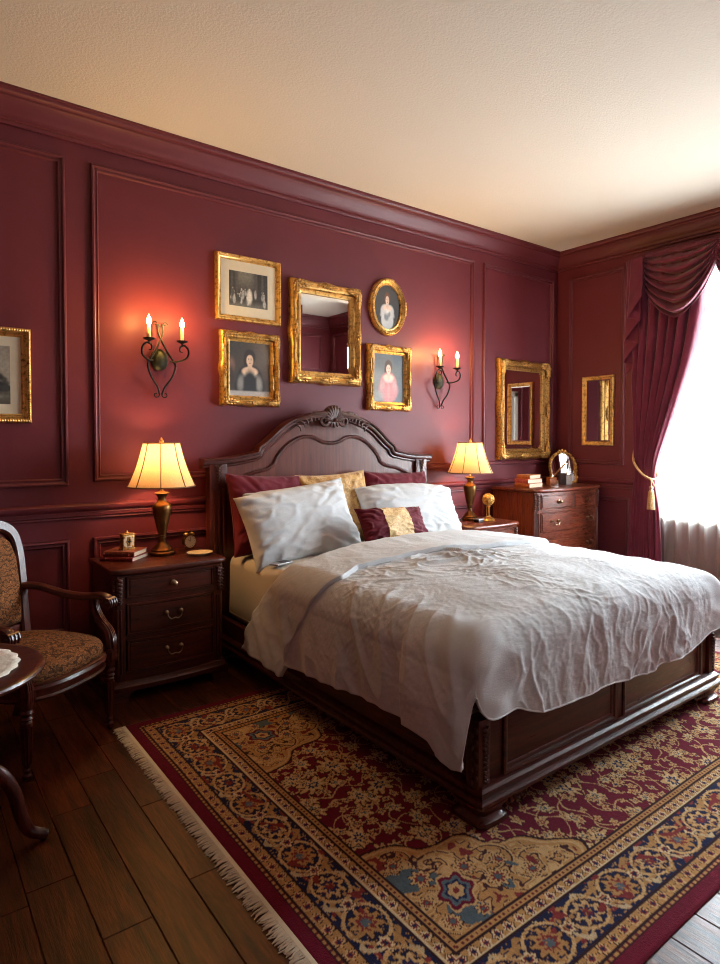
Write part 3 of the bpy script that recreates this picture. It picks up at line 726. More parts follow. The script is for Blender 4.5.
def wrinkle(P, S, Tt, ds, dt, seed, amp=1.0):
    x, y = S, Tt
    # soft hanging folds on the sides, deeper toward the hem
    wx = y + .06 * perlin(y * 3, S * 3, seed + 1)
    k = np.clip(ds / .35, 0, 1)
    lean = wx + .30 * np.maximum(np.abs(S) - A_, 0) * -1.0
    sl = y - .55 * np.maximum(np.abs(S) - A_ + .10, 0)
    streak = .012 * np.maximum(1 - np.abs(perlin(sl * 5.5, S * 1.3, seed + 41)) * 3.2, 0) ** 1.3 * sstep(-.14, .10, np.abs(S) - A_)
    side = streak + (np.sin(lean * 2 * PI / .19 + 3.2 * perlin(lean * 2.6, S * 1.2, seed + 2)) * .0050 + .013 * perlin(lean * 6.0, S * 1.6, seed + 3) + .006 * perlin(lean * 13, S * 2.5, seed + 23)) * k ** .7 * (1 - np.clip(dt / .1, 0, 1) * .5)
    # gathers on the foot end, fanning out from the middle of the edge
    kf = np.clip(dt / .25, 0, 1); gx = x * (1 - .10 * kf) + .28 * np.maximum(Tt - B_ + .10, 0) * np.sign(x + .1) * np.minimum(np.abs(x + .1) * 2, 1)
    gxw = gx + .012 * perlin(x * 6, Tt * 6, seed + 4)
    crs = lambda a, b, sd, k: np.maximum(1 - np.abs(perlin(a, b, sd)) * k, 0) ** 1.4
    amp_p = .35 + .65 * sstep(-.3, .4, perlin(x * 2.6, Tt * 2.2, seed + 30))
    foot = (.011 * crs(gxw * 5.5 + .5 * perlin(x * 5, Tt * 5, seed + 31), Tt * 4.2, seed + 5, 3.0) * amp_p + .006 * crs(gxw * 12 + .6 * perlin(x * 7, Tt * 7, seed + 32), Tt * 8.5, seed + 6, 2.6) * amp_p + .006 * perlin(gxw * 9, Tt * 3, seed + 33)) * sstep(-.22, .12, Tt - B_) * (.35 + .65 * kf)
    # crumpled top
    wxx = x + .07 * perlin(x * 4, y * 4, seed + 7); wyy = y + .07 * perlin(x * 4 + 8, y * 4, seed + 8)
    # creases run roughly across the bed, rubbed flat in places
    th = .5; cx = wxx * math.cos(th) + wyy * math.sin(th); cy = -wxx * math.sin(th) + wyy * math.cos(th)
    patch = sstep(-.15, .45, perlin(x * 2.1 + 2, y * 2.1 + 1, seed + 9))
    near = np.exp(-(((x + .12) / .38) ** 2 + ((y - 1.42) / .20) ** 2))
    r1 = np.maximum(1 - np.abs(perlin(cx * 4.2, cy * 10.5, seed + 10)) * 3.2, 0) ** 1.5
    r2 = np.maximum(1 - np.abs(perlin(cx * 9, cy * 17, seed + 11)) * 2.6, 0) ** 1.5
    top = (.0034 * r1 * (.1 + .9 * patch) + .0030 * r2 * patch + near * (.020 * r1 + .010 * r2)) * (1 - np.clip(np.maximum(ds, dt) / .12, 0, 1) * .85)
    # fine linen crush everywhere
    fine = (.0011 * ridged(wxx * 20, wyy * 24, seed + 12, 3) + .0022 * crs(wxx * 17 + wyy * 6, wyy * 9, seed + 14, 2.4)) * (.4 + .6 * patch) + .0007 * perlin(x * 70, y * 70, seed + 13)
    # overlapping corner flap
    flap = .035 * sstep(1.925, 1.965, Tt + .22 * np.clip(.24 - ds, -.3, .25) * .6) * np.clip(ds / .25, 0, 1) * (S < 0)
    cn = 1 - .85 * np.clip(np.minimum(ds, dt) / .10, 0, 1)
    return amp * (side + foot + top + fine) * cn + flap * cn
def yhead(S): return np.interp(S, [-1.38, -1.2, -.92, -.80, -.43, .2, .54, .83, 1.3], [.64, .74, .965, 1.0, .935, .885, .90, 1.04, .85])
def yfar(S): return np.interp(S, [-1.38, -1.2, -.92, -.80, -.65, -.30, 0, .30, .54, .83, 1.3], [1.06, 1.14, 1.33, 1.365, 1.285, 1.295, 1.345, 1.37, 1.36, 1.27, 1.15])
def duvet_mesh(nx=430, ny=470, seed=300):
    u = np.linspace(-1, 1, nx); v = np.linspace(0, 1, ny); U, V = np.meshgrid(u, v)
    kk = .62                                                   # share of columns on the top
    # total arc on each side depends on y, on the foot depends on x : two passes
    yy = lerp(1.15, 2.30, V)
    hl = solve_arc(topz(-.88, -yy) - side_hang(-yy, -1) , R_); hr = solve_arc(topz(.88, -yy) - side_hang(-yy, 1), R_)
    S = np.where(np.abs(U) <= kk, U / kk * A_, np.sign(U) * (A_ + (np.abs(U) - kk) / (1 - kk) * np.where(U < 0, hl, hr)))
    T0 = yfar(S) - .13
    xs = np.clip(S, -.80, .80); fh = solve_arc(topz(xs * .9, np.full_like(xs, -2.05)) - foot_hang(xs), RF)
    fh = fh * np.interp(np.abs(S), [0, .80, .90, .95, 1.0, 1.06, 1.35], [1, 1, .98, .84, .64, .50, .32])
    Tt = np.where(V <= .7, lerp(T0, B_, V / .7), B_ + (V - .7) / .3 * fh)
    P, ds, dt = drape(S, Tt)
    n = grid_normals(P); n *= np.sign(n[ny // 3, nx // 2, 2])
    w = wrinkle(P, S, Tt, ds, dt, seed)
    hemw = .006 * perlin(S * 7 + Tt * 7, Tt * 3, 44)
    P = P + n * w[..., None]; edge = sstep(.97, 1.0, np.maximum(np.abs(U), V)); P[..., 2] += hemw * edge
    mk = sstep(.14, .03, np.abs(np.abs(S) - A_ - .06)) * sstep(.60, .74, V)
    for _ in range(40):
        Q = P.copy(); Q[1:-1, 1:-1] = (P[:-2, 1:-1] + P[2:, 1:-1] + P[1:-1, :-2] + P[1:-1, 2:]) / 4; Q[-1, 1:-1] = (P[-1, :-2] + P[-1, 2:] + P[-1, 1:-1]) / 3
        P = P + (Q - P) * mk[..., None] * .9
    return P
def band_mesh(nx=380, ny=110, seed=500):
    u = np.linspace(-1, 1, nx); v = np.linspace(0, 1, ny); U, V = np.meshgrid(u, v); kk = .60
    hang = solve_arc(np.full_like(V, .66 - .205) + .03 * V, R_ + .04)
    S = np.where(np.abs(U) <= kk, U / kk * A_, np.sign(U) * (A_ + (np.abs(U) - kk) / (1 - kk) * hang))
    yh = yhead(S); yf = yfar(S)
    # roll under at the folded head edge, thin lip at the far edge
    vr = (V - .12) / .80; Tt = lerp(yh, yf, np.clip(vr, 0, 1)); P, ds, dt = drape(S, Tt, .027)
    n = grid_normals(P); 
    for a in range(3):
        pass
    n[V < .12] = 0
    j0 = int(np.argmax(v >= .13)); j1 = int(np.argmax(v >= .90))
    for j in range(ny):
        if j < j0: n[j] = n[j0 + 1]
        if j > j1: n[j] = n[j1 - 1]
    n *= np.sign(n[ny // 2, nx // 2, 2])
    wx = S + .05 * perlin(S * 4, Tt * 4, seed); 
    k = np.clip(ds / .3, 0, 1)
    lean = Tt - .5 * np.maximum(np.abs(S) - A_, 0)
    w = k * (.008 * np.sin(lean * 2 * PI / .15 + 2.5 * perlin(lean * 3, S * 2, seed + 1)) + .011 * perlin(lean * 8, S * 1.8, seed + 2)) + .0028 * ridged(wx * 6, Tt * 3, seed + 3, 2) + .0010 * ridged(S * 22, Tt * 24, seed + 4, 2) + .006 * perlin(S * 3, Tt * 5, seed + 6)
    P = P + n * w[..., None]
    th = np.clip((.12 - V) / .12, 0, 1) * PI; rr = .017
    hv = np.zeros_like(P); hv[..., 1] = 1
    roll = V < .12
    P[roll] += (np.sin(th)[..., None] * rr * hv - (1 - np.cos(th))[..., None] * rr * n)[roll]
    lip = V > .92; q = np.clip((V - .92) / .08, 0, 1)
    P[lip] += (-hv * .004 * np.sin(q * PI / 2)[..., None] - n * .026 * (1 - np.cos(q * PI / 2))[..., None])[lip]
    return P
def thicken(o, t, off=-1):
    m = o.modifiers.new('thickness', 'SOLIDIFY'); m.thickness = t; m.offset = off; return o
duv_P = duvet_mesh()
duv = thicken(npgrid('duvet', duv_P, M['linen'], None, True), .016)
duv.location = (BX, 0, 0)
tag(duv, 'rumpled pale grey linen duvet spread over the bed and footboard', 'duvet')
_P = duv_P; hem = [tuple(_P[-1, i]) for i in range(0, _P.shape[1], 4)]
build('hem_piping', MB().tube(hem, .0032, 6), M['linen'], duv)
bd = thicken(npgrid('turned_back_edge', band_mesh(), M['linen'], duv, True), .007)

# ------------------------------------------------------------------ pillows
def pillow(name, w, h, t, loc, rot, mat, seed, label, cat='pillow', group=None, wr=1.0, sag=0.0, corner=.07):
    n = 70; lin = np.linspace(-1, 1, n); U, V = np.meshgrid(np.sign(lin) * np.abs(lin) ** .8, np.sign(lin) * np.abs(lin) ** .8)
    th = (np.clip(1 - np.abs(U) ** 2.6, 0, 1) * np.clip(1 - np.abs(V) ** 2.6, 0, 1)) ** .42
    X = w / 2 * U * (1 - corner * (1 - V ** 2) * np.abs(U) ** 3 ); Z = h / 2 * V * (1 - corner * (1 - U ** 2) * np.abs(V) ** 3)
    Z = Z - sag * (U ** 2) * np.where(V > 0, 1, .0) * V
    ra = np.hypot(U, V); aa = np.arctan2(V, U); cor = np.clip(np.abs(U) * np.abs(V) * 1.6, 0, 1)
    dd = wr * (.008 * perlin(U * 1.6 + seed, V * 1.6, seed) + .006 * np.maximum(1 - np.abs(perlin(U * 2 + V * 1.0, V * 2.6 - U * .6 + .4 * perlin(U * 3, V * 3, seed + 9), seed + 1)) * 3.4, 0) + .0016 * ridged(U * 5, V * 6 + U * 2, seed + 2, 2) * th + .006 * np.sin(aa * 22 + 3 * perlin(U * 2, V * 2, seed + 6)) * cor)
    rim = np.minimum(1 - np.abs(U), 1 - np.abs(V)); r_ = np.clip(rim / .35, 0, 1)
    pl = wr * .0022 * np.sin(np.where(np.abs(U) > np.abs(V), V, U) * 26 + 3 * perlin(U * 3, V * 3, seed + 4)) * np.clip(rim / .04, 0, 1) * (1 - r_)
    F = -(t / 2) * th - (dd + pl) * np.clip(rim / .06, 0, 1); Bk = (t / 2) * th * .8
    mb = MB(); mb.grid(X, F, Z); mb.grid(X[:, ::-1], Bk[:, ::-1], Z[:, ::-1])
    me = bpy.data.meshes.new(name); me.from_pydata(mb.v, [], mb.f); bm = bmesh.new(); bm.from_mesh(me)
    bmesh.ops.remove_doubles(bm, verts=list(bm.verts), dist=.0004); bmesh.ops.recalc_face_normals(bm, faces=list(bm.faces))
    for f in bm.faces: f.smooth = True
    bm.to_mesh(me); bm.free(); me.materials.append(mat)
    o = bpy.data.objects.new(name, me); C.objects.link(o); o.location = loc; o.rotation_euler = rot
    tag(o, label, cat, group)
    return o, (U, V, X, F, Z)
def piping(o, g, mat, r=.004):
    U, V, X, F, Z = g; n = len(U)
    idx = [(0, i) for i in range(0, n - 1, 2)] + [(i, n - 1) for i in range(0, n - 1, 2)] + [(n - 1, i) for i in range(n - 1, 0, -2)] + [(i, 0) for i in range(n - 1, 0, -2)]
    pts = [(float(X[a]), 0, float(Z[a])) for a in idx]; build('piping', MB().tube(pts + [pts[0]], r, 6), mat, o)
rd = math.radians
a = pillow('square_cushion', .57, .50, .17, (-3.255, -.245, .842), (rd(-17), rd(3), rd(5)), M['redvel'], 11, 'burgundy velvet cushion at the headboard, nearest the alarm clock', 'cushion', 'velvet cushions against the headboard'); piping(*a[:2], M['redvel'])
a = pillow('square_cushion', .56, .49, .16, (-2.745, -.235, .838), (rd(-16), rd(-2), 0), M['goldcl'], 12, 'gold damask cushion between two burgundy cushions at the headboard', 'cushion'); piping(*a[:2], M['goldcl'])
a = pillow('square_cushion', .58, .48, .16, (-2.205, -.235, .835), (rd(-16), rd(2), rd(-3)), M['redvel'], 13, 'burgundy velvet cushion at the headboard, nearest the corner chest of drawers', 'cushion', 'velvet cushions against the headboard'); piping(*a[:2], M['redvel'])
pillow('bed_pillow', .76, .44, .17, (-3.08, -.335, .806), (rd(-20), rd(-5), rd(2)), M['linen'], 21, 'grey linen pillow mostly hidden behind the front crumpled pillow', 'pillow', 'grey linen pillows')
pillow('bed_pillow', .80, .47, .20, (-3.150, -.435, .798), (rd(-26), rd(-4), rd(5)), M['linen'], 22, 'crumpled grey linen pillow in front, on the cream sheet by the lamp with the books', 'pillow', 'grey linen pillows', 1.15, .02)
pillow('bed_pillow', .84, .46, .20, (-2.235, -.405, .788), (rd(-28), rd(2), rd(-4)), M['linen'], 23, 'grey linen pillow behind the small gold-banded cushion', 'pillow', 'grey linen pillows', 1.2, .04)
lum, g = pillow('lumbar_cushion', .50, .25, .13, (-2.655, -.715, .765), (rd(-32), rd(2), rd(-3)), M['redvel'], 24, 'small oblong burgundy cushion with a gold brocade band', 'cushion'); piping(lum, g, M['redvel'])
U, V, X, F, Z = g
sel = np.abs(U[0]) < .40
build('gold_band', MB().grid(X[:, sel], F[:, sel] - .0025, Z[:, sel]), M['goldbr'], lum)
dv = thing('slim_device', 'small slim silver and dark device lying on the cream sheet', 'device', (-3.415, -.655, .614), rd(20))
build('case', MB().box(-.065, .065, -.032, .032, 0, .009, .003), M['silver'], dv); build('screen', MB().box(-.010, .060, -.027, .027, .0085, .0098, .0006, 1), M['dark'], dv)
# ------------------------------------------------------------------ case furniture
def bow_y(x, hw, yf, bow): return yf - bow * (1 - (x / hw) ** 2)
def bowed(mb, x0, x1, z0, z1, hw, yf, bow, th, n=14, yb=None):
    xs = [lerp(x0, x1, i / n) for i in range(n + 1)]
    front = [(x, bow_y(x, hw, yf, bow) - th) for x in xs]; back = [(x, yb if yb is not None else bow_y(x, hw, yf, bow) + .02) for x in xs[::-1]]
    return mb.prism(front + back, z0, z1, 'Z')
def bail(parent, x, z, hw, yf, bow, w=.075):
    k = MB(); y = bow_y(x, hw, yf, bow) - .016
    for s in (-1, 1):
        yy = bow_y(x + s * w / 2, hw, yf, bow) - .013
        k.lathe([(.002, 0), (.013, .001), (.013, .004), (.008, .007), (.005, .014), (.007, .018), (.004, .022)], (x + s * w / 2, yy, z), 10, 'Y')
    pts = spline([(x - w / 2, y - .012, z), (x - w / 2 + .004, y - .016, z - .018), (x - w * .25, y - .018, z - .030), (x, y - .019, z - .026), (x + w * .25, y - .018, z - .030), (x + w / 2 - .004, y - .016, z - .018), (x + w / 2, y - .012, z)], 4)
    k.tube(pts, .0036, 7); return build('handle', k, M['pull'], parent)
def knob(parent, x, z, hw, yf, bow):
    k = MB(); y = bow_y(x, hw, yf, bow) - .013
    k.lathe([(.002, 0), (.018, .001), (.018, .004), (.007, .008), (.006, .014), (.013, .020), (.014, .026), (.008, .031), (.001, .032)], (x, y, z), 14, 'Y'); return build('knob', k, M['pull'], parent)
def chest(root, w, dB, dF, h, rows, mats, bow=.02, plinth=.10, pil=.055, over=.025):
    """dB: local y of the back, dF: local y of the front face (negative)."""
    m, mz, mt = mats[:3]; hw = w / 2; hi = hw - pil
    build('carcass', MB().box(-hw + .004, hw - .004, dF + .02, dB, plinth * .55, h - .03, .003), mz, root)
    tp = MB(); oh = over
    lay = [(h - .034, oh * .25), (h - .028, oh * .55), (h - .022, oh * .9), (h - .012, oh), (h - .004, oh * .9), (h, oh * .72)]
    vs = []; fs = []; n = 18
    for z, o in lay:
        hx = hw + o - .006; ch = .03
        ring = [(-hx, dB), (-hx, dF + ch - o)] + [(lerp(-hx + ch, hx - ch, i / n), bow_y(lerp(-1, 1, i / n), 1, dF - o, bow * .9)) for i in range(n + 1)] + [(hx, dF + ch - o), (hx, dB)]
        vs += [(x, y, z) for x, y in ring]
    NQ = len(vs) // len(lay)
    for i in range(len(lay) - 1):
        for k in range(NQ): fs.append((i * NQ + k, i * NQ + (k + 1) % NQ, (i + 1) * NQ + (k + 1) % NQ, (i + 1) * NQ + k))
    fs.append(tuple(range(NQ))[::-1]); fs.append(tuple((len(lay) - 1) * NQ + k for k in range(NQ)))
    build('top', tp.add(vs, fs), mt, root)
    fr = MB(); zs = [plinth] + [z for r in rows for z in r[:2]] + [h - .03]
    # rails between drawers
    edges = sorted([(r[0], r[1]) for r in rows]); cuts = [plinth * .9] + [v for e in edges for v in e] + [h - .032]
    for a, b in zip(cuts[0::2], cuts[1::2]): bowed(fr, -hi, hi, a, b, hi, dF, bow, .006)
    build('rail', fr, m, root)
    for z0, z1, nc, kind in rows:
        for c in range(nc):
            x0 = lerp(-hi, hi, c / nc) + .006; x1 = lerp(-hi, hi, (c + 1) / nc) - .006
            g = MB(); bowed(g, x0, x1, z0 + .002, z1 - .002, hi, dF, bow, .004)
            bowed(g, x0 + .016, x1 - .016, z0 + .018, z1 - .018, hi, dF, bow, .010)
            # cock bead round the drawer
            for zz in (z0 + .006, z1 - .006): g.tube([(lerp(x0, x1, i / 12), bow_y(lerp(x0, x1, i / 12), hi, dF, bow) - .007, zz) for i in range(13)], .0055, 6)
            for xx in (x0 + .004, x1 - .004): g.tube([(xx, bow_y(xx, hi, dF, bow) - .007, z0 + .006), (xx, bow_y(xx, hi, dF, bow) - .007, z1 - .006)], .0055, 6)
            dr = build('drawer', g, m, root); xm = (x0 + x1) / 2; zm = (z0 + z1) / 2
            if kind == 'knob': knob(dr, xm, zm, hi, dF, bow)
            elif kind == 'bail': bail(dr, xm, zm + .010, hi, dF, bow)
            else:
                for s in (-1, 1): bail(dr, xm + s * w * .27, zm + .010, hi, dF, bow)
    for s in (-1, 1):
        xa, xb = s * hi, s * hw
        p = MB().prism([(xa, dF + .03), (xa, dF - .006), (s * (hw - .016), dF - .006), (xb, dF + .014), (xb, dF + .03)], plinth * .8, h - .032, 'Z')
        for k in (-.012, .004): p.tube([(s * (hi + pil / 2) + k, dF - .008, plinth + .04), (s * (hi + pil / 2) + k, dF - .008, h - .20)], .005, 6)
        po = build('pilaster', p, mz, root)
        cv = MB(); xm = s * (hi + pil / 2)
        for i in range(7):
            z = h - .055 - i * .019; kk = 1 - .06 * i; cv.ell((xm, dF - .010, z), (.016 * kk, .011 * kk, .011 * kk), 10, 7)
            for q in (-1, 1): leaf(cv, (xm, z), (xm + q * .02 * kk, z + .010), q * .2, .005, dF - .012, 5, 5)
            cv.ell((s * (hw - .002), dF + .006, z - .009), (.008, .008, .009), 8, 6)
        build('carving', cv, mats[3], po)
    pl = MB(); vs = []; fs = []
    lay = [(plinth * .50, .010), (plinth * .55, .022), (plinth * .78, .024), (plinth * .86, .016), (plinth * .98, .012), (plinth * 1.05, .0)]
    for z, o in lay:
        hx = hw + o; ring = [(-hx, dB), (-hx, dF + .02 - o)] + [(lerp(-hx + .02, hx - .02, i / n), bow_y(lerp(-1, 1, i / n), 1, dF - o, bow)) for i in range(n + 1)] + [(hx, dF + .02 - o), (hx, dB)]
        vs += [(x, y, z) for x, y in ring]
    for i in range(len(lay) - 1):
        for k in range(NQ): fs.append((i * NQ + k, i * NQ + (k + 1) % NQ, (i + 1) * NQ + (k + 1) % NQ, (i + 1) * NQ + k))
    fs.append(tuple(range(NQ))[::-1]); fs.append(tuple((len(lay) - 1) * NQ + k for k in range(NQ)))
    build('plinth', pl.add(vs, fs), m, root)
    for s in (-1, 1):
        for y in (dF, dB - .05):
            f = MB(); z1 = plinth * .52
            pr = [(0, 0), (.085, 0), (.080, z1 * .35), (.098, z1 * .75), (.13, z1), (0, z1)]
            x0 = s * (hw + .018)
            f.prism([(x0 - s * a, z) for a, z in pr], y - .016, y + .012, 'Y'); f.box(min(x0, x0 - s * .028), max(x0, x0 - s * .028), y - .014, y + .09 if y == dF else y + .05, 0, z1, .004)
            build('foot', f, m, root)
WM = (M['wood'], M['woodz'], M['wood'], M['carve'])
NS_ROWS = [(.145, .305, 1, 'bail'), (.328, .485, 1, 'bail'), (.510, .618, 1, 'knob')]
nl = thing('nightstand', 'dark mahogany three-drawer nightstand beside the armchair', 'nightstand', (-3.975, -.29, 0), 0, 'nightstands beside the bed')
chest(nl, .575, .20, -.205, .66, NS_ROWS, WM)
nr = thing('nightstand', 'dark mahogany nightstand half hidden behind the bed, next to the tall chest', 'nightstand', (-1.462, -.29, 0), 0, 'nightstands beside the bed')
chest(nr, .545, .20, -.205, .655, [(a, b, c, d) for a, b, c, d in NS_ROWS[:2]] + [(.510, .612, 1, 'knob')], (M['chest'], M['chestz'], M['chest'], M['carve']))
dr = thing('chest_of_drawers', 'cherry chest of drawers in the corner carrying books and a gilt vanity mirror', 'dresser', (-.515, -.29, 0))
chest(dr, .90, .245, -.205, .895, [(.125, .30, 1, 'two'), (.325, .485, 1, 'two'), (.535, .70, 1, 'two'), (.725, .845, 2, 'knob')], (M['chest'], M['chestz'], M['chest'], M['carve']), .045)

# ------------------------------------------------------------------ table lamps
def table_lamp(loc, label):
    t = thing('table_lamp', label, 'lamp', loc, 0, 'bedside lamps')
    build('base', MB().lathe([(.062, 0), (.066, .006), (.066, .016), (.058, .022), (.060, .030), (.046, .040), (.040, .052), (.028, .064), (.020, .074), (.017, .086), (.019, .092), (.017, .098)], (0, 0, 0), 28), M['brass'], t)
    build('body', MB().lathe([(.017, .098), (.022, .106), (.020, .112), (.024, .122), (.034, .165), (.045, .215), (.050, .250), (.051, .268), (.046, .280), (.036, .288), (.026, .296), (.022, .308), (.023, .320), (.030, .332), (.040, .338), (.041, .342), (.034, .347), (.016, .350), (.011, .356)], (0, 0, 0), 28), M['brass'], t)
    build('stem', MB().lathe([(.008, .352), (.008, .375), (.014, .378), (.014, .432), (.006, .434)], (0, 0, 0), 14), M['brassl'], t)
    hp = MB()
    for s in (-1, 1): hp.tube(spline([(s * .012, 0, .382), (s * .05, 0, .44), (s * .055, 0, .52), (s * .03, 0, .600), (0, 0, .622)], 5), .0018, 6)
    build('harp', hp, M['brassl'], t)
    prof = [(.097, .620), (.103, .594), (.111, .562), (.122, .524), (.134, .486), (.147, .452), (.160, .420), (.172, .392), (.179, .380)]
    sh = build('shade', MB().lathe(prof, (0, 0, 0), 48, cap=False), M['shade'], t)
    tr = MB()
    for i in range(8):
        a = 2 * PI * i / 8 + .42; tr.tube([((r + .0012) * math.cos(a), (r + .0012) * math.sin(a), z) for r, z in prof], .0030, 6)
    for r, z, q in ((.0975, .6195, .0034), (.1795, .3805, .0036)):
        tr.tube([(r * math.cos(2 * PI * k / 48), r * math.sin(2 * PI * k / 48), z) for k in range(49)], q, 6)
    build('shade_trim', tr, plain('bronze_braid', srgb(118, 82, 44), .7) if 'braid' not in M else M['braid'], sh)
    build('finial', MB().lathe([(.004, .618), (.011, .622), (.013, .630), (.010, .637), (.004, .641), (.006, .646), (.001, .652)], (0, 0, 0), 14), M['brassl'], t)
    build('bulb', MB().lathe([(.012, .432), (.016, .445), (.026, .468), (.029, .485), (.025, .503), (.012, .514), (.001, .516)], (0, 0, 0), 16), M['bulb'], t)
    for z, e in ((.545, 1.0),):
        L = bpy.data.lights.new('lamp_light', 'POINT'); L.energy = LAMP_W * e; L.color = (1, .62, .29); L.shadow_soft_size = .03
        lo = bpy.data.objects.new('lamp_light', L); C.objects.link(lo); lo.parent = t; lo.location = (0, 0, z)
    return t
LAMP_W = 10.0
M['braid'] = plain('bronze_braid', srgb(118, 82, 44), .7)
table_lamp((-3.925, -.225, .6605), 'lit bronze urn lamp with bell shade between the stacked books and the alarm clock')
table_lamp((-1.445, -.225, .6555), 'lit bronze urn lamp with bell shade beside the tall chest of drawers')

# ------------------------------------------------------------------ wall sconces
def sconce(loc, label):
    t = thing('wall_sconce', label, 'sconce', loc, 0, 'candle sconces either side of the bed')
    build('backplate', MB().lathe([(.002, 0), (.052, .001), (.054, .006), (.050, .014), (.040, .024), (.026, .032), (.010, .036), (.001, .037)], (0, -.001, 0), 24, 'Y', 1, 1.2), M['irong'], t)
    k = .00083; sc = MB()
    for s in (-1, 1):
        a = [(s * -.012, -.030, .205), (s * -.012, -.032, .150), (s * .028, -.040, .060), (s * .066, -.048, -.005), (s * .082, -.050, -.040), (s * .060, -.046, -.105), (s * .022, -.036, -.160), (s * .006, -.028, -.205)]
        sc.tube(spline(a, 7), .0058, 7)
        sc.tube([(p[0] + s * -.012, -.030, p[2]) for p in spiral((s * -.016, .205), .016, .004, 0 if s < 0 else PI, .9, sgn=-s if s < 0 else -s, n=12)], .0030, 6)
        sc.tube([(p[0], -.028, p[2]) for p in spiral((s * .026, -.205), .020, .006, PI if s > 0 else 0, .8, sgn=s, n=14)], .0036, 6)
    build('scroll_frame', sc, M['iron'], t)
    for s in (-1, 1):
        ar = MB()
        a = [(s * .050, -.045, -.010), (s * .085, -.070, -.012), (s * .128, -.105, .010), (s * .134, -.118, .050), (s * .110, -.122, .078), (s * .084, -.121, .066), (s * .082, -.120, .044), (s * .098, -.119, .038)]
        ar.tube(spline(a, 7), [.0058] * 36 + [.0052 - .0002 * i for i in range(14)], 7)
        ar.tube([(s * .096, -.12, .076), (s * .096, -.12, .094)], .006, 8)
        ao = build('arm', ar, M['iron'], t)
        build('drip_pan', MB().lathe([(.005, .086), (.012, .090), (.030, .098), (.033, .104), (.030, .104), (.010, .097), (.009, .100)], (s * .096, -.12, 0), 20), M['iron'], ao)
        build('candle', MB().lathe([(.0085, .099), (.0095, .102), (.0095, .176), (.007, .180)], (s * .096, -.12, 0), 14), M['candle'], ao)
        build('flame_bulb', MB().lathe([(.006, .179), (.011, .186), (.0135, .197), (.012, .209), (.007, .222), (.003, .232), (.0008, .238)], (s * .096, -.12, 0), 14), M['flame'], ao)
        L = bpy.data.lights.new('candle_light', 'POINT'); L.energy = CANDLE_W; L.color = (1, .56, .13); L.shadow_soft_size = .016
        lo = bpy.data.objects.new('candle_light', L); C.objects.link(lo); lo.parent = t; lo.location = (s * .096, -.135, .215)
CANDLE_W = 9.5
sconce((-3.857, 0, 1.767), 'lit two-candle iron scroll sconce nearest the armchair')
sconce((-1.582, 0, 1.770), 'lit two-candle iron scroll sconce next to the corner mirror')

# ------------------------------------------------------------------ paintings
def cl(*a): return np.array(srgb(*a)[:3])
class Paint:
    def __init__(s, w, h, n=150):
        s.w, s.h = w, h; nx = n; ny = max(int(n * h / w), 20); s.U, s.V = np.meshgrid(np.linspace(0, 1, nx), np.linspace(0, 1, ny)); s.I = np.zeros((ny, nx, 3))
    def soft(s, m, c): s.I = s.I * (1 - m[..., None]) + c * m[..., None]; return s
    def el(s, x, y, rx, ry, c, e=.18, k=1, th=0):
        u = s.U - x; v = (s.V - y) * s.h / s.w; uu = u * math.cos(th) + v * math.sin(th); vv = -u * math.sin(th) + v * math.cos(th)
        return s.soft(k * (1 - sstep(1 - e, 1 + e, np.hypot(uu / rx, vv / (ry * s.h / s.w)))), c)
    def obj(s, parent, y, name='canvas', oval=False):
        X = (s.U - .5) * s.w; Z = (s.V - .5) * s.h
        if oval:
            a = np.maximum(np.abs(s.U - .5), np.abs(s.V - .5)); h = np.hypot(s.U - .5, s.V - .5) + 1e-9; k = a / h; X = X * k; Z = Z * k
        return npgrid(name, np.stack([X, np.full_like(X, y), Z], -1), M['paint'], parent, False, np.clip(s.I, 0, 1))
def figure(p, x, y, s, skin, hair, dress, trim_, hairpile=1.0, look=0.0):
    p.el(x, y + .035 * s * 2 * hairpile, .135 * s, .135 * s, hair); p.el(x - .05 * s, y - .02, .10 * s, .13 * s, hair)
    p.el(x, y - .33 * s, .30 * s, .26 * s, dress, .12); p.el(x, y - .48 * s, .36 * s, .26 * s, dress, .15)
    p.el(x, y - .20 * s, .19 * s, .085 * s, skin, .2); p.el(x, y - .13 * s, .055 * s, .10 * s, skin * .86, .2)
    p.el(x, y - .27 * s, .15 * s, .05 * s, trim_, .4, .7)
    for q in (-1, 1): p.el(x + q * .22 * s, y - .42 * s, .075 * s, .14 * s, trim_ * .8, .6, .6, q * .1)
    p.el(x + look, y, .082 * s, .105 * s, skin, .14)
    p.el(x + look + .035 * s, y - .01, .04 * s, .09 * s, skin * .78, .5, .5)
    for q in (-1, 1): p.el(x + look + q * .030 * s, y + .016 * s, .013 * s, .007 * s, hair * .5, .4, .9); p.el(x + look + q * .030 * s, y + .036 * s, .020 * s, .004 * s, hair, .5, .6)
    p.el(x + look, y - .018 * s, .010 * s, .022 * s, skin * .75, .5, .6); p.el(x + look, y - .052 * s, .022 * s, .008 * s, cl(150, 70, 66), .4, .9)
def grain(p, k, seed, f=18):
    p.I *= (1 + k * fbm(p.U * f, p.V * f * p.h / p.w, seed, 3))[..., None]
def beads(mb, w, h, ins, y, r, step):
    for a, b, n in (((-w / 2 + ins, -h / 2 + ins), (w / 2 - ins, -h / 2 + ins), w), ((w / 2 - ins, -h / 2 + ins), (w / 2 - ins, h / 2 - ins), h), ((w / 2 - ins, h / 2 - ins), (-w / 2 + ins, h / 2 - ins), w), ((-w / 2 + ins, h / 2 - ins), (-w / 2 + ins, -h / 2 + ins), h)):
        N = int((n - 2 * ins) / step)
        for i in range(N): t = (i + .5) / N; mb.ell((lerp(a[0], b[0], t), y, lerp(a[1], b[1], t)), (r, r * .8, r), 6, 5)
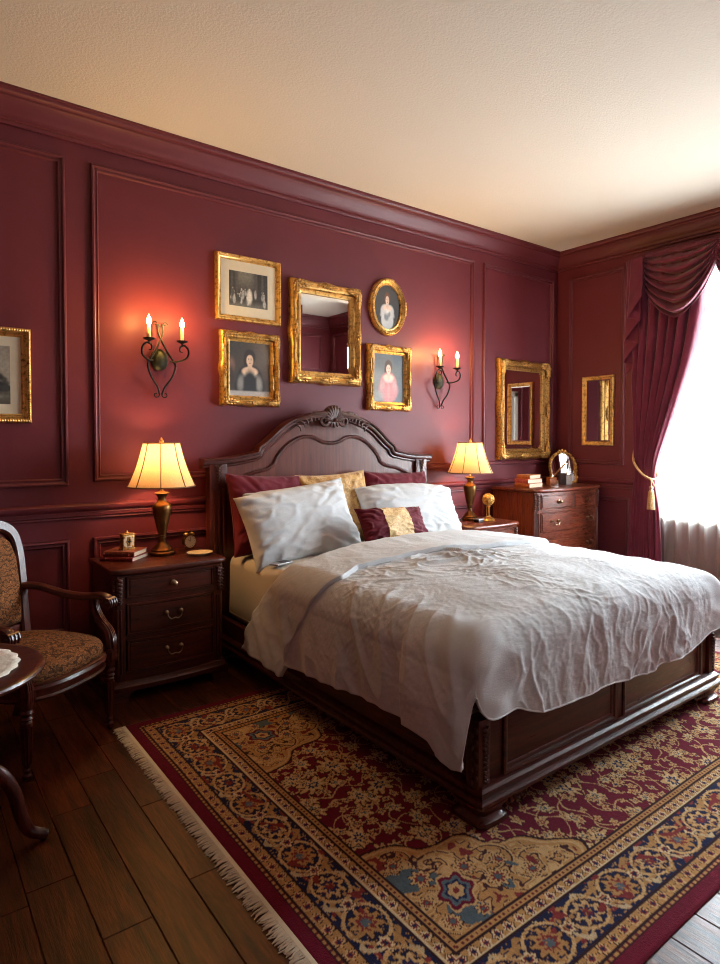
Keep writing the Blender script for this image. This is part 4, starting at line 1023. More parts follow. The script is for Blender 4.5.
def ornate_frame(root, w, h, fw, dep, mat, corners=True, mids=True):
    prof = [(0, 0), (0, dep * .45), (.004, dep * .7), (fw * .12, dep * .92), (fw * .22, dep), (fw * .34, dep * .86), (fw * .46, dep * .62), (fw * .60, dep * .52), (fw * .68, dep * .60), (fw * .76, dep * .66), (fw * .84, dep * .55), (fw * .92, dep * .42), (fw, dep * .36), (fw, .004)]
    def disp(k, t, ins, pr, x, z):
        o = max(0, 1 - ins / (fw * .5)); b = .10 * fw * (math.cos(4 * PI * t) * .5 + .35 * math.cos(8 * PI * t)) * o
        nx, nz = [(0, -1), (1, 0), (0, 1), (-1, 0)][k]; e = min(t, 1 - t) * 8; b *= min(1, e)
        return nx * b, 0, nz * b
    f = build('frame', MB().frame(w, h, prof, 44, disp), mat, root, 50)
    def cluster(cx, cz, dirs, s):
        orn = MB()
        for a in dirs:
            c, si = math.cos(a), math.sin(a)
            for i in range(3):
                for q in (-1, 1):
                    b = a + q * (.35 + .25 * i); st = (cx + c * s * .42 * i, cz + si * s * .42 * i)
                    leaf(orn, st, (st[0] + math.cos(b) * s * (.55 - .1 * i), st[1] + math.sin(b) * s * (.55 - .1 * i)), q * .22, s * (.135 - .022 * i), -dep * 1.02, 6, 6)
            leaf(orn, (cx, cz), (cx + c * s * 1.45, cz + si * s * 1.45), 0, s * .15, -dep * 1.08, 6, 7)
            sp = spiral((cx + c * s * .75, cz + si * s * .75), s * .20, s * .05, a, 1.2, y=-dep * 1.12, n=14); orn.tube(sp, s * .05, 5)
        orn.ell((cx, -dep * 1.05, cz), (s * .24, dep * .25, s * .24), 10, 7)
        build('ornament', orn, M['giltd'] if mat is not M['giltd'] else M['gilt'], f)
    s = fw * .95
    if corners:
        for qx, qz, d1, d2 in ((-1, -1, 0, PI / 2), (1, -1, PI, PI / 2), (1, 1, PI, -PI / 2), (-1, 1, 0, -PI / 2)):
            cluster(qx * (w / 2 - fw * .38), qz * (h / 2 - fw * .38), (d1, d2), s)
    if mids:
        for cx, cz, d in ((0, h / 2 - fw * .35, (0, PI)), (0, -h / 2 + fw * .35, (0, PI)), (w / 2 - fw * .35, 0, (PI / 2, -PI / 2)), (-w / 2 + fw * .35, 0, (PI / 2, -PI / 2))): cluster(cx, cz, d, s * .62)
    return f
def backing(root, w, h, mat=None): build('backing', MB().box(-w / 2, w / 2, -.008, -.001, -h / 2, h / 2), mat or M['wood'], root)
def simple_frame(root, w, h, fw, dep, mat):
    f = build('frame', MB().frame(w, h, [(0, 0), (0, dep * .6), (.004, dep * .9), (fw * .25, dep), (fw * .45, dep * .92), (fw * .6, dep * .6), (fw * .78, dep * .5), (fw * .86, dep * .58), (fw, dep * .42), (fw, .004)]), mat, root)
    b = MB(); beads(b, w, h, fw * .24, -dep * .98, fw * .16, fw * .26); build('beading', b, mat, f); return f
GP = 'framed pictures over the bed'
# engraving
e = thing('framed_engraving', 'gilt framed grey engraving of a crowd of figures on a wide cream mount', 'picture', (-3.277, 0, 2.256), 0, GP)
backing(e, .45, .39); simple_frame(e, .456, .416, .036, .030, M['giltp'])
build('mount', MB().frame(.396, .344, [(0, .010), (.062, .010), (.062, .0085)]), M['mat'], e)
p = Paint(.275, .222); p.I[:] = cl(58, 52, 46); p.soft(.8 * sstep(.3, .9, p.V) * (1 - sstep(.1, .32, np.abs(p.U - .42))), cl(128, 120, 104)); p.soft(sstep(.22, 0, p.V), cl(110, 104, 92))
R = random.Random(4)
for i in range(34):
    x = R.uniform(.05, .95); y = R.uniform(.12, .42); k = R.random(); c = cl(*[int(lerp(34, 205, k))] * 3) * np.array([1, .95, .85]); p.el(x, y, R.uniform(.018, .04), R.uniform(.06, .12), c, .4, .8); p.el(x, y + .11, .016, .022, cl(190, 178, 158), .3, .8)
p.el(.52, .30, .07, .20, cl(224, 216, 198), .4, .95); p.el(.52, .50, .022, .035, cl(220, 210, 190), .3)
for x in (.08, .2, .7, .86): p.el(x, .7, .03, .4, cl(92, 86, 76), .5, .6)
grain(p, .25, 1); p.obj(e, -.0095, 'engraving')
# lady portrait
e = thing('framed_portrait', 'ornate gilt portrait of a dark-haired lady in a black and white gown', 'picture', (-3.271, 0, 1.750), 0, GP)
backing(e, .40, .44); ornate_frame(e, .418, .474, .066, .042, M['gilt'])
p = Paint(.296, .350); p.I[:] = cl(70, 62, 55); p.soft(.8 * sstep(.4, 1, p.U) * sstep(.2, .7, p.V), cl(120, 106, 92)); p.el(.06, .55, .08, .14, cl(150, 110, 92), .5, .8); p.el(.04, .36, .08, .2, cl(66, 52, 48), .5)
figure(p, .50, .66, 1.0, cl(226, 196, 168), cl(36, 26, 22), cl(28, 26, 28), cl(206, 200, 188)); p.el(.5, .25, .15, .22, cl(30, 28, 30), .3); p.soft(sstep(.12, .08, p.V), cl(188, 182, 176)); grain(p, .12, 2); p.obj(e, -.0095)
# mirror over the bed
e = thing('wall_mirror', 'large ornate gilt mirror over the middle of the headboard', 'mirror', (-2.686, 0, 2.033), 0, 'gilt mirrors')
backing(e, .56, .66); ornate_frame(e, .586, .702, .086, .052, M['giltp'])
def mirror_glass(root, w, h, bev=.022, y=-.012): return build('glass', MB().frame(w, h, [(0, .010), (bev, .0135)]).add([(-w / 2 + bev, -.0135, -h / 2 + bev), (w / 2 - bev, -.0135, -h / 2 + bev), (w / 2 - bev, -.0135, h / 2 - bev), (-w / 2 + bev, -.0135, h / 2 - bev)], [(0, 1, 2, 3)]), M['mirror'], root, 1, False)
mirror_glass(e, .424, .524)
# oval portrait
e = thing('oval_portrait', 'oval gilt portrait of an auburn-haired lady in white', 'picture', (-2.124, 0, 2.295), 0, GP)
ov = MB(); prof = [(0, 0), (0, .018), (.006, .030), (.016, .036), (.028, .030), (.038, .020), (.046, .022), (.052, .014), (.052, .004)]; N = 72; vs = []; fs = []
for i in range(N):
    a = 2 * PI * i / N
    for ins, pr in prof: vs.append(((.175 - ins) * math.cos(a), -pr, (.215 - ins) * math.sin(a)))
m = len(prof)
for i in range(N):
    for q in range(m - 1): fs.append((i * m + q, ((i + 1) % N) * m + q, ((i + 1) % N) * m + q + 1, i * m + q + 1))
f = build('frame', ov.add(vs, fs), M['gilt'], e)
b = MB()
for i in range(96):
    a = 2 * PI * i / 96; b.ell((.161 * math.cos(a), -.034, .201 * math.sin(a)), (.0055, .005, .0055), 6, 5)
for a0 in (PI / 2, -PI / 2, 0, PI):
    b2 = MB()
    for q in (-2, -1, 0, 1, 2):
        a = a0 + q * .11; b2.ell((.158 * math.cos(a), -.038, .198 * math.sin(a)), (.012, .009, .012), 8, 6)
    build('ornament', b2, M['giltp'], f)
build('beading', b, M['giltd'], f)
p = Paint(.250, .328); p.I[:] = cl(56, 52, 50); p.soft(.5 * sstep(.3, .9, p.V), cl(78, 74, 70)); figure(p, .50, .66, .92, cl(232, 204, 182), cl(112, 66, 40), cl(196, 196, 196), cl(226, 224, 220), .9); p.el(.45, .26, .10, .07, cl(96, 104, 112), .5, .8); p.el(.58, .32, .08, .05, cl(104, 108, 112), .5, .7); grain(p, .10, 3); p.obj(e, -.0095, 'canvas', True)
# pink lady
e = thing('framed_portrait', 'ornate gilt portrait of a lady in a pink gown against a blue sky', 'picture', (-2.112, 0, 1.762), 0, GP)
backing(e, .40, .46); ornate_frame(e, .418, .492, .066, .042, M['gilt'])
p = Paint(.298, .362); p.I[:] = cl(104, 112, 116); p.soft(.7 * sstep(.55, 1, p.V + .2 * p.U), cl(76, 88, 98)); p.el(.15, .45, .2, .2, cl(134, 138, 138), .6, .7); figure(p, .50, .69, .9, cl(236, 206, 190), cl(58, 40, 34), cl(198, 128, 130), cl(216, 200, 198), 1.1); p.el(.5, .16, .24, .18, cl(206, 138, 140), .3); p.el(.5, .20, .04, .2, cl(220, 160, 158), .5, .7); p.el(.15, .12, .2, .12, cl(166, 168, 168), .5, .7); grain(p, .12, 5); p.obj(e, -.0095)
# landscape at the left edge
e = thing('framed_landscape', 'gilt framed grey landscape print on a cream mount above the armchair', 'picture', (-4.795, 0, 1.628), 0)
backing(e, .50, .46); simple_frame(e, .525, .486, .046, .034, M['gilt'])
build('mount', MB().frame(.435, .396, [(0, .010), (.050, .010), (.050, .0085)]), M['mat'], e)
p = Paint(.338, .300); p.I[:] = cl(168, 158, 138); p.soft(sstep(.6, 1, p.V), cl(148, 140, 124)); p.soft(sstep(.34, .30, p.V + .03 * perlin(p.U * 8, p.V, 2)), cl(96, 88, 74))
for i in range(46): p.el(.62 + .36 * R.random(), .26 + .22 * R.random() ** 1.3, .05, .045, cl(*[R.choice([44, 56, 68])] * 3) * np.array([1, .96, .86]), .5, .8)
for i in range(20): p.el(.3 * R.random(), .26 + .16 * R.random(), .05, .045, cl(64, 60, 52), .5, .7)
p.el(.5, .14, .4, .05, cl(150, 142, 124), .5, .8); grain(p, .2, 8); p.obj(e, -.0095, 'print')
# corner mirror on the back wall, small mirror on the window wall
e = thing('wall_mirror', 'tall carved gilt mirror on the bed wall above the chest of drawers', 'mirror', (-.515, 0, 1.568), 0, 'gilt mirrors')
backing(e, .66, .84); ornate_frame(e, .715, .895, .094, .050, M['giltd'], True, True); mirror_glass(e, .532, .712)
e = thing('wall_mirror', 'small slim gilt mirror on the window wall beside the curtain', 'mirror', (0, -.447, 1.560), -PI / 2, 'gilt mirrors')
backing(e, .28, .60); simple_frame(e, .312, .630, .036, .026, M['giltp']); mirror_glass(e, .243, .561, .012)
# ------------------------------------------------------------------ small things
def book(w, l, t, col, loc, rz, label, group):
    """spine on local -x, length along y"""
    b = thing('book', label, 'book', loc, rz, group); m = M['bk_' + col]
    c = MB().box(-w / 2, w / 2, -l / 2, l / 2, 0, .0028, .001, 1).box(-w / 2, w / 2, -l / 2, l / 2, t - .0028, t, .001, 1)
    c.prism([(-w / 2 + .003, 0), (-w / 2 - .002, t * .2), (-w / 2 - .004, t * .5), (-w / 2 - .002, t * .8), (-w / 2 + .003, t)], -l / 2, l / 2, 'Y')
    for y in (-.32, -.12, .12, .32): c.box(-w / 2 - .0052, -w / 2, l * y - .002, l * y + .002, t * .12, t * .88, .0008, 1)
    build('cover', c, m, b)
    build('pages', MB().box(-w / 2 + .002, w / 2 - .004, -l / 2 + .004, l / 2 - .004, .0028, t - .0028), M['cream'], b); return b
for n, c in (('brown', (128, 62, 38)), ('red', (122, 34, 26)), ('tan', (176, 104, 54)), ('orange', (190, 110, 52)), ('rose', (176, 84, 70))):
    M['bk_' + n] = plain(n + '_leather', srgb(*c), .5, var=.2, scale=80, bump=.15)
Zl = .6605
GB = 'books stacked on the nightstand'
book(.165, .186, .022, 'red', (-4.128, -.222, Zl), rd(43), 'red-bound book at the bottom of the nightstand stack', GB)
book(.150, .172, .026, 'brown', (-4.122, -.220, Zl + .0222), rd(46), 'brown-spined book on top of the nightstand stack, under the square clock', GB)
k = thing('mantel_clock', 'small square cream and gilt clock standing on the stacked books', 'clock', (-4.115, -.222, Zl + .0484), rd(12))
build('case', MB().box(-.036, .036, -.022, .022, 0, .008, .002).box(-.033, .033, -.019, .019, .008, .078, .003).box(-.036, .036, -.022, .022, .078, .086, .002), M['giltd'], k)
fc = build('face', MB().box(-.028, .028, -.0205, -.0185, .012, .074, .0008, 1), M['dial'], k)
orn = MB()
for sx in (-1, 1):
    for sz in (.018, .068): orn.ell((sx * .022, -.021, sz), (.006, .003, .006), 8, 6)
for sx in (-1, 1): leaf(orn, (sx * .006, .018), (sx * .020, .043), sx * .3, .004, -.021, 5, 5); leaf(orn, (sx * .006, .068), (sx * .020, .044), -sx * .3, .004, -.021, 5, 5)
build('face_ornament', orn, M['gilt'], fc)
build('hands', MB().lathe([(.001, 0), (.015, .001), (.015, .0018), (.001, .002)], (0, -.0206, .044), 18, 'Y').box(-.0012, .0012, -.0245, -.0225, .044, .057).box(-.009, 0, -.0245, -.0225, .0432, .0448), M['dark'], k)
build('finial', MB().lathe([(.010, .086), (.012, .090), (.006, .094), (.004, .100), (.001, .103)], (0, 0, 0), 12), M['gilt'], k)
a = thing('alarm_clock', 'round twin-bell brass alarm clock with cream dial', 'clock', (-3.742, -.155, Zl), rd(8))
zc = .046
build('case', MB().lathe([(.001, -.022), (.030, -.022), (.038, -.014), (.039, .010), (.041, .014), (.041, .019), (.036, .020)], (0, .004, zc), 28, 'Y', cap=False), M['brass'], a)
fc = build('dial', MB().lathe([(.0005, .0145), (.037, .0145), (.037, .013)], (0, .004, zc), 28, 'Y', cap=False), M['dial'], a)
mk = MB()
for i in range(12):
    an = i * PI / 6; mk.box(.030 * math.cos(an) - .0014, .030 * math.cos(an) + .0014, -.0115, -.0102, zc + .030 * math.sin(an) - .0014, zc + .030 * math.sin(an) + .0014)
mk.tube([(0, -.012, zc), (-.013, -.012, zc + .012)], .0014, 5); mk.tube([(0, -.012, zc), (.004, -.012, zc + .025)], .0011, 5)
build('hands', mk, M['dark'], fc)
for s in (-1, 1):
    build('foot', MB().tube([(s * .020, 0, zc - .032), (s * .028, 0, .003)], [.004, .005], 8), M['brass'], a)
    build('bell', MB().ell((s * .020, .002, zc + .042), (.016, .016, .011), 14, 8, Euler((0, s * .45, 0)).to_matrix()), M['brassl'], a)
build('handle', MB().tube(spline([(-.012, .002, zc + .050), (-.008, .002, zc + .062), (.008, .002, zc + .062), (.012, .002, zc + .050)], 4), .002, 6), M['brass'], a)
tag(build('trinket_dish', MB().lathe([(.001, 0), (.034, 0), (.040, .003), (.058, .010), (.066, .014), (.067, .017), (.060, .015), (.040, .007), (.001, .006)], (0, 0, 0), 32, 'Z', 1.08, .92), plain('cream_porcelain', srgb(226, 206, 164), .25, var=.04), None, loc=(-3.765, -.365, Zl)), 'shallow cream porcelain dish on the nightstand by the alarm clock', 'dish')
# right nightstand
Zr = .6555
o = thing('flower_ornament', 'gilt flower-ball ornament on a columned foot beside the far lamp', 'ornament', (-1.352, -.335, Zr))
build('base', MB().lathe([(.052, 0), (.055, .006), (.050, .012), (.044, .016), (.046, .022), (.030, .030), (.020, .034), (.018, .040)], (0, 0, 0), 8), M['brassl'], o)
cm = MB()
for s in range(3): an = s * 2 * PI / 3 + .4; cm.tube([(.014 * math.cos(an), .014 * math.sin(an), .036), (.012 * math.cos(an), .012 * math.sin(an), .115)], .004, 8)
cm.lathe([(.018, .112), (.020, .118), (.010, .122)], (0, 0, 0), 14); build('column', cm, M['brassl'], o)
fl = MB(); fl.ell((0, 0, .168), (.040, .040, .040), 14, 10)
for i in range(30):
    zz = 1 - 2 * (i + .5) / 30; rr = math.sqrt(1 - zz * zz); an = i * 2.39996; d = Vector((rr * math.cos(an), rr * math.sin(an), zz)); c = Vector((0, 0, .168)) + d * .044
    q = d.to_track_quat('Z', 'Y').to_matrix()
    for kx in range(5):
        b = kx * 2 * PI / 5; fl.ell(tuple(c + q @ Vector((.0085 * math.cos(b), .0085 * math.sin(b), 0))), (.0065, .0065, .004), 6, 5, q)
    fl.ell(tuple(c + d * .004), (.004, .004, .004), 6, 5)
build('flower_ball', fl, M['brassl'], o)
t = thing('trinket_box', 'tiny silver-topped dark box at the foot of the far lamp', 'box', (-1.470, -.345, Zr), rd(10))
build('box_body', MB().box(-.038, .038, -.024, .024, 0, .018, .002), M['dark'], t); build('lid', MB().box(-.040, .040, -.026, .026, .018, .027, .003), M['silver'], t)
# chest of drawers
Zd = .8955; GD = 'books on the chest of drawers'
book(.190, .150, .036, 'tan', (-.800, -.300, Zd), rd(2), 'tan-spined book at the bottom of the chest-top stack', GD)
book(.185, .146, .036, 'rose', (-.802, -.298, Zd + .0362), rd(-2), 'rose-spined book in the middle of the chest-top stack', GD)
book(.160, .132, .034, 'orange', (-.795, -.296, Zd + .0724), rd(4), 'orange-spined book on top of the chest-top stack', GD)
t = thing('wooden_box', 'small amber wooden box on the chest between books and vanity mirror', 'box', (-.400, -.240, Zd), rd(-20))
build('box_body', MB().box(-.036, .036, -.028, .028, 0, .048, .003), M['bk_tan'], t); build('lid', MB().box(-.038, .038, -.030, .030, .049, .066, .006), M['bk_orange'], t)
t = thing('dark_photo_frame', 'dark plain photo frame standing in front of the vanity mirror', 'photo frame', (-.350, -.318, Zd), rd(-40))
build('frame', MB().box(-.034, .034, -.006, .006, 0, .105, .002), M['wood'], t); build('strut', MB().box(-.012, .012, .006, .030, 0, .004).box(-.008, .008, .006, .010, 0, .06), M['wood'], t)
build('picture', MB().box(-.026, .026, -.0068, -.0058, .010, .095), plain('dark_portrait_print', srgb(52, 34, 30), .5, var=.3, scale=40), t)
t = thing('silver_photo_frame', 'small silver photo frame with a pale picture before the vanity mirror', 'photo frame', (-.275, -.330, Zd), rd(-38))
build('frame', MB().frame(.060, .092, [(0, -.003), (0, .005), (.008, .005), (.010, .001)], cz=.046), M['silver'], t); build('strut', MB().box(-.006, .006, .003, .030, 0, .003).box(-.006, .006, .002, .005, 0, .07), M['silver'], t)
build('picture', MB().box(-.021, .021, -.0015, .0005, .009, .083), plain('pale_photo_print', srgb(196, 190, 180), .4, var=.2, scale=60), t)
# vanity mirror
v = thing('vanity_mirror', 'arched gilt vanity mirror standing on the chest of drawers', 'mirror', (-.165, -.205, Zd + .004), rd(-24.5), 'gilt mirrors')
OUT = [(-.105, .0), (-.128, .03), (-.122, .08), (-.130, .14), (-.118, .20), (-.085, .245), (-.045, .268), (0, .282), (.045, .268), (.085, .245), (.118, .20), (.130, .14), (.122, .08), (.128, .03), (.105, .0), (.05, .012), (0, .018), (-.05, .012)]
def tilt(pts): return [(x, y + z * .16, z) for x, y, z in pts]
ln = spline([(x, 0, z) for x, z in OUT], 4, True)
fm = MB(); fm.tube(tilt([tuple(q) for q in ln + [ln[0], ln[1]]]), .015, 8, cap=False)
for i, q in enumerate(ln[::2]): fm.ell((q.x * 1.04, q.z * .16 - .010, q.z * 1.02), (.011 + .004 * (i % 2), .010, .011 + .004 * ((i + 1) % 2)), 8, 6)
leafs = [(0, .285, 0), (.03, .28, .5), (-.03, .28, -.5)]
for x, z, a in leafs: fm.ell((x, z * .16 - .012, z + .008), (.014, .010, .020), 8, 6)
build('frame', fm, M['giltd'], v)
poly = [(q.x * .97, q.z) for q in ln]; mb = MB(); n = len(poly)
mb.add(tilt([(a, -.004, b) for a, b in poly]), [tuple(range(n))]); build('glass', mb, M['mirror'], v, 1, False)
mb = MB().add(tilt([(a, .004, b) for a, b in poly]), [tuple(range(n))]); mb.tube([(0, .045, .22), (0, .10, .001)], [.010, .008], 6); build('back_stand', mb, M['giltd'], v)

# ------------------------------------------------------------------ curtains
def curtain():
    ny, nx = 120, 150; s, zz = np.meshgrid(np.linspace(0, 1, nx), np.linspace(.012, 2.76, ny))
    yl = np.interp(zz, [0, .3, 1.0, 1.8, 2.46, 2.8], [-.800, -.822, -.878, -.856, -.866, -.87]); yr = np.interp(zz, [0, .33, .72, 1.0, 1.165, 1.574, 1.934, 2.316, 2.8], [-1.10, -1.098, -1.080, -1.030, -1.065, -1.205, -1.320, -1.400, -1.43])
    for _ in range(8): yr[1:-1] = (yr[:-2] + yr[1:-1] + yr[2:]) / 3
    y = lerp(yl, yr, s); wdt = np.abs(yr - yl); amp = .018 + .045 * np.clip(wdt / .5, 0, 1)
    ph = 2 * PI * (6.6 * s ** .92 + .25 * perlin(s * 3, zz * .8, 2)) + .5 * zz
    x = -.125 - amp * .75 * np.sin(ph) - .012 * np.sin(2 * ph + 1) - .02 * np.sin(PI * s)
    y = y + .012 * np.cos(ph) * np.clip(wdt / .4, 0, 1); x = x + .007 * perlin(s * 14, zz * 2.2, 5)
    tie = np.exp(-((zz - 1.0) / .10) ** 2); x = x + tie * (-.125 - x) * .35
    o = npgrid('curtain', np.stack([x, y, zz], -1), M['curt']); m = o.modifiers.new('thickness', 'SOLIDIFY'); m.thickness = .004
    return tag(o, 'burgundy velvet drape held back by a gold cord', 'curtain')
curtain()
tb = tag(build('tieback', MB().tube(spline([(-.012, -.806, 1.270), (-.05, -.822, 1.225), (-.17, -.88, 1.12), (-.205, -.96, 1.03), (-.215, -1.035, .985), (-.185, -1.062, .978), (-.12, -1.062, .99), (-.06, -1.0, 1.05), (-.035, -.90, 1.15), (-.02, -.815, 1.25)], 7), .009, 8), M['rope']), 'twisted gold cord tieback with hanging tassel round the burgundy drape', 'curtain tieback')
ts = MB(); ts.lathe([(.006, 0), (.014, -.006), (.016, -.018), (.010, -.028), (.016, -.036), (.020, -.050), (.024, -.10), (.027, -.17), (.026, -.182), (.002, -.183)], (-.236, -1.068, .925), 20)
for i in range(20):
    a = 2 * PI * i / 20; ts.tube([(-.236 + .018 * math.cos(a), -1.068 + .018 * math.sin(a), .880), (-.236 + .026 * math.cos(a), -1.068 + .026 * math.sin(a), .79), (-.236 + .028 * math.cos(a), -1.068 + .028 * math.sin(a), .735)], .0034, 5)
ts.tube(spline([(-.218, -1.045, .985), (-.232, -1.066, .965), (-.236, -1.068, .922)], 4), .005, 6)
ts.tube(spline([(-.205, -1.05, .985), (-.226, -1.085, .93), (-.236, -1.072, .90)], 4), .004, 6)
build('tassel', ts, M['rope'], tb)
vl = thing('valance', 'burgundy velvet valance of draped swags with a zigzag tail at the window top', 'curtain valance', (0, 0, 0))
def swag(y0, y1, el, er, dep):
    ns, nt = 70, 110; s, t = np.meshgrid(np.linspace(0, 1, ns), np.linspace(0, 1, nt)); q = np.clip(4 * s * (1 - s), 0, 1)
    e = lerp(el, er, s); y = lerp(y0, y1, s + .03 * np.sin(2 * PI * s) * t); tt = t + .020 * np.sin(2 * PI * 7 * t)
    z = 2.815 - tt * (e + (dep - e) * q ** .75) - .012 * perlin(s * 5, t * 7, 3) * q
    x = -.155 - .085 * q ** .8 * (.25 + .75 * t) - (.010 + .024 * q ** .5) * np.sin(2 * PI * 7 * t + .8 * perlin(s * 2, t * 2, 4)) * sstep(0, .08, t)
    o = npgrid('swag', np.stack([x, y, z], -1), M['curt'], vl); m = o.modifiers.new('thickness', 'SOLIDIFY'); m.thickness = .004; return o
swag(-.955, -1.535, .27, .05, .56); swag(-1.505, -2.28, .20, .10, .56); swag(-2.25, -3.05, .12, .40, .56)
def jabot():
    K = [(-.762, -.105, 1.84), (-.875, -.125, 1.93), (-.775, -.165, 1.95), (-.912, -.172, 2.10), (-.812, -.212, 2.12), (-.952, -.218, 2.28), (-.862, -.256, 2.30), (-.985, -.262, 2.46)]
    u = np.linspace(0, 7, 141); kx = np.arange(8); f = u - np.floor(np.minimum(u, 6.999)); e = f * .5 + .5 * f * f * (3 - 2 * f); uu = np.floor(np.minimum(u, 6.999)) + e
    y, x, zb = (np.interp(uu, kx, [k[i] for k in K]) for i in range(3))
    x = x + np.where(np.floor(np.minimum(u, 6.999)) % 2 == 0, -1, 1) * .006 * np.sin(PI * f)
    t = np.linspace(0, 1, 60)[:, None]; Zt = 2.79 + (zb - 2.79) * t; sq = .55 + .45 * t
    ym = -.88; Y = ym + (y - ym) * (.80 + .20 * t) + 0 * t; X = -.165 + (x + .165) * sq + .004 * perlin(u[None] * 2 + 0 * t, t * 6 + 0 * u[None], 6)
    o = npgrid('tail', np.stack([X, Y, Zt], -1), M['curt'], vl); m = o.modifiers.new('thickness', 'SOLIDIFY'); m.thickness = .003; return o
jabot()
build('board', MB().box(-.15, -.002, -3.07, -.79, 2.76, 2.80, .003), M['curt'], vl)
def sheer_panel():
    ny, nx = 40, 420; s, zz = np.meshgrid(np.linspace(0, 1, nx), np.linspace(.02, 2.75, ny)); L = 2.15
    ph = 2 * PI * s * L / .105 + 2.2 * perlin(s * 9, zz * .25, 2); x = -.072 + .020 * np.sin(ph) + .006 * np.sin(2.7 * ph)
    y = -.93 - L * s + .010 * np.cos(ph)
    return tag(npgrid('sheer_curtain', np.stack([x, y, zz], -1), M['sheer']), 'white sheer floor-length curtain glowing with daylight', 'sheer curtain')
sheer_panel()

# ------------------------------------------------------------------ armchair
ch = thing('armchair', 'dark carved armchair with brown paisley upholstery and scrolled arms', 'armchair', (-4.667, -.690, 0), rd(35.6)); ch.scale = (.90, 1, 1)
def seat_outline(n=60, w=.27, d=.25, ex=3.2):
    out = []
    for i in range(n):
        a = 2 * PI * i / n; c, s = math.cos(a), math.sin(a); r = (abs(c) ** ex + abs(s) ** ex) ** (-1 / ex); x, y = w * r * c, d * r * s
        out.append((x * (1 - .07 * (y / d)), y - .02 * (1 - (x / w) ** 2) * (y < 0)))
    return out
so = seat_outline(); n = len(so)
vs = []; fs = []
for k, (sc_, z) in enumerate(((.985, .352), (1.0, .366), (1.0, .385), (.975, .402), (.93, .414), (.80, .428), (.6, .437), (.35, .441), (.1, .442))): vs += [(x * sc_, y * sc_, z) for x, y in so]
for k in range(8):
    for i in range(n): fs.append((k * n + i, k * n + (i + 1) % n, (k + 1) * n + (i + 1) % n, (k + 1) * n + i))
fs.append(tuple(8 * n + i for i in range(n))); fs.append(tuple(range(n))[::-1])
build('seat', MB().add(vs, fs), M['tapes'], ch)
rl = MB(); pts = [(x * .985, y * .985, .325) for x, y in so]
rl.ribbon(pts, [(-.020, -.035), (.012, -.035), (.018, -.026), (.012, -.018), (.016, .0), (.020, .012), (.014, .024), (.016, .030), (.004, .034), (-.020, .034)], closed=True)
build('seat_rail', rl, M['wood'], ch)
for s in (-1, 1):
    c = (s * .255, -.222, 0)
    f = MB().lathe([(.012, 0), (.017, .006), (.018, .022), (.012, .030), (.016, .042), (.012, .050), (.0145, .06), (.022, .215), (.024, .225), (.018, .232), (.026, .240), (.020, .250), (.027, .262), (.022, .274), (.026, .284), (.028, .30), (.028, .36)], c, 16)
    for i in range(9):
        a = 2 * PI * i / 9; f.tube([(c[0] + .0145 * math.cos(a), c[1] + .0145 * math.sin(a), .064), (c[0] + .0225 * math.cos(a), c[1] + .0225 * math.sin(a), .21)], .0032, 5)
    for i in range(4): leaf(f, (c[0] - .015 + i * .010, .350), (c[0] - .018 + i * .012, .300), 0, .006, c[1] - .027, 5, 5)
    build('leg', f, M['woodz'], ch)
    build('leg', MB().tube(spline([(s * .215, .215, .34), (s * .218, .225, .22), (s * .222, .25, .10), (s * .228, .285, 0)], 5), [.026] * 6 + [.024] * 5 + [.021] * 5, 8, square=True), M['woodz'], ch)
    arm = MB()
    ap = spline([(s * .238, .245, .615), (s * .262, .17, .612), (s * .290, .06, .582), (s * .302, -.05, .572), (s * .302, -.14, .582), (s * .300, -.185, .574), (s * .299, -.198, .552)], 6)
    arm.ribbon(ap, [(-.020, -.014), (.020, -.014), (.025, -.004), (.022, .010), (.010, .016), (-.010, .016), (-.022, .010), (-.025, -.004)])
    arm.tube([(s * .272, -.196, .556), (s * .328, -.196, .556)], .024, 14); arm.ell((s * .300, -.200, .556), (.034, .015, .015), 10, 8)
    for q in (-.018, 0, .018): arm.tube([(s * .300 + q, -.215, .574), (s * .300 + q, -.221, .556), (s * .300 + q, -.214, .538)], .005, 6)
    build('arm', arm, M['woody'], ch)
    sp = spline([(s * .300, -.105, .566), (s * .300, -.110, .52), (s * .296, -.145, .47), (s * .284, -.195, .43), (s * .268, -.222, .385), (s * .262, -.226, .33)], 6)
    a = MB().tube(sp, [lerp(.020, .026, i / (len(sp) - 1)) for i in range(len(sp))], 8, .8)
    for q in (-.010, 0, .010): a.tube([(p.x + q, p.y - .019 - .004 * i / len(sp), p.z + .004) for i, p in enumerate(sp)], .0045, 6)
    build('arm_support', a, M['woodz'], ch)
def lean(z): return .215 + .16 * max(0, z - .34)
BO = [(-.215, .34), (-.225, .50), (-.238, .66), (-.240, .78), (-.215, .862), (-.14, .905), (0, .928), (.14, .905), (.215, .862), (.240, .78), (.238, .66), (.225, .50), (.215, .34)]
bp = spline([(x, lean(z), z) for x, z in BO], 6)
bf = MB().ribbon(bp, [(-.022, -.022), (.018, -.022), (.024, -.012), (.020, .0), (.024, .012), (.014, .022), (-.022, .022)], up=(0, -1, .16))
bf.box(-.22, .22, .225, .262, .40, .445, .006)
for i in range(5): leaf(bf, ((i - 2) * .02, .925), ((i - 2) * .045, .965 - .010 * abs(i - 2)), (i - 2) * .08, .012, lean(.93) - .012, 6)
build('back_frame', bf, M['woodz'], ch)
ny, nx = 40, 40; U, V = np.meshgrid(np.linspace(-1, 1, nx), np.linspace(0, 1, ny))
zz = .455 + V * .43; hw = np.interp(zz, [.45, .66, .78, .862, .885, .89], [.205, .222, .222, .200, .17, .16]); top = .455 + V * (np.interp(np.abs(U), [0, .6, 1], [.455, .435, .385]))
th = (1 - np.abs(U) ** 4) ** .5 * (1 - np.abs(2 * V - 1) ** 5) ** .5
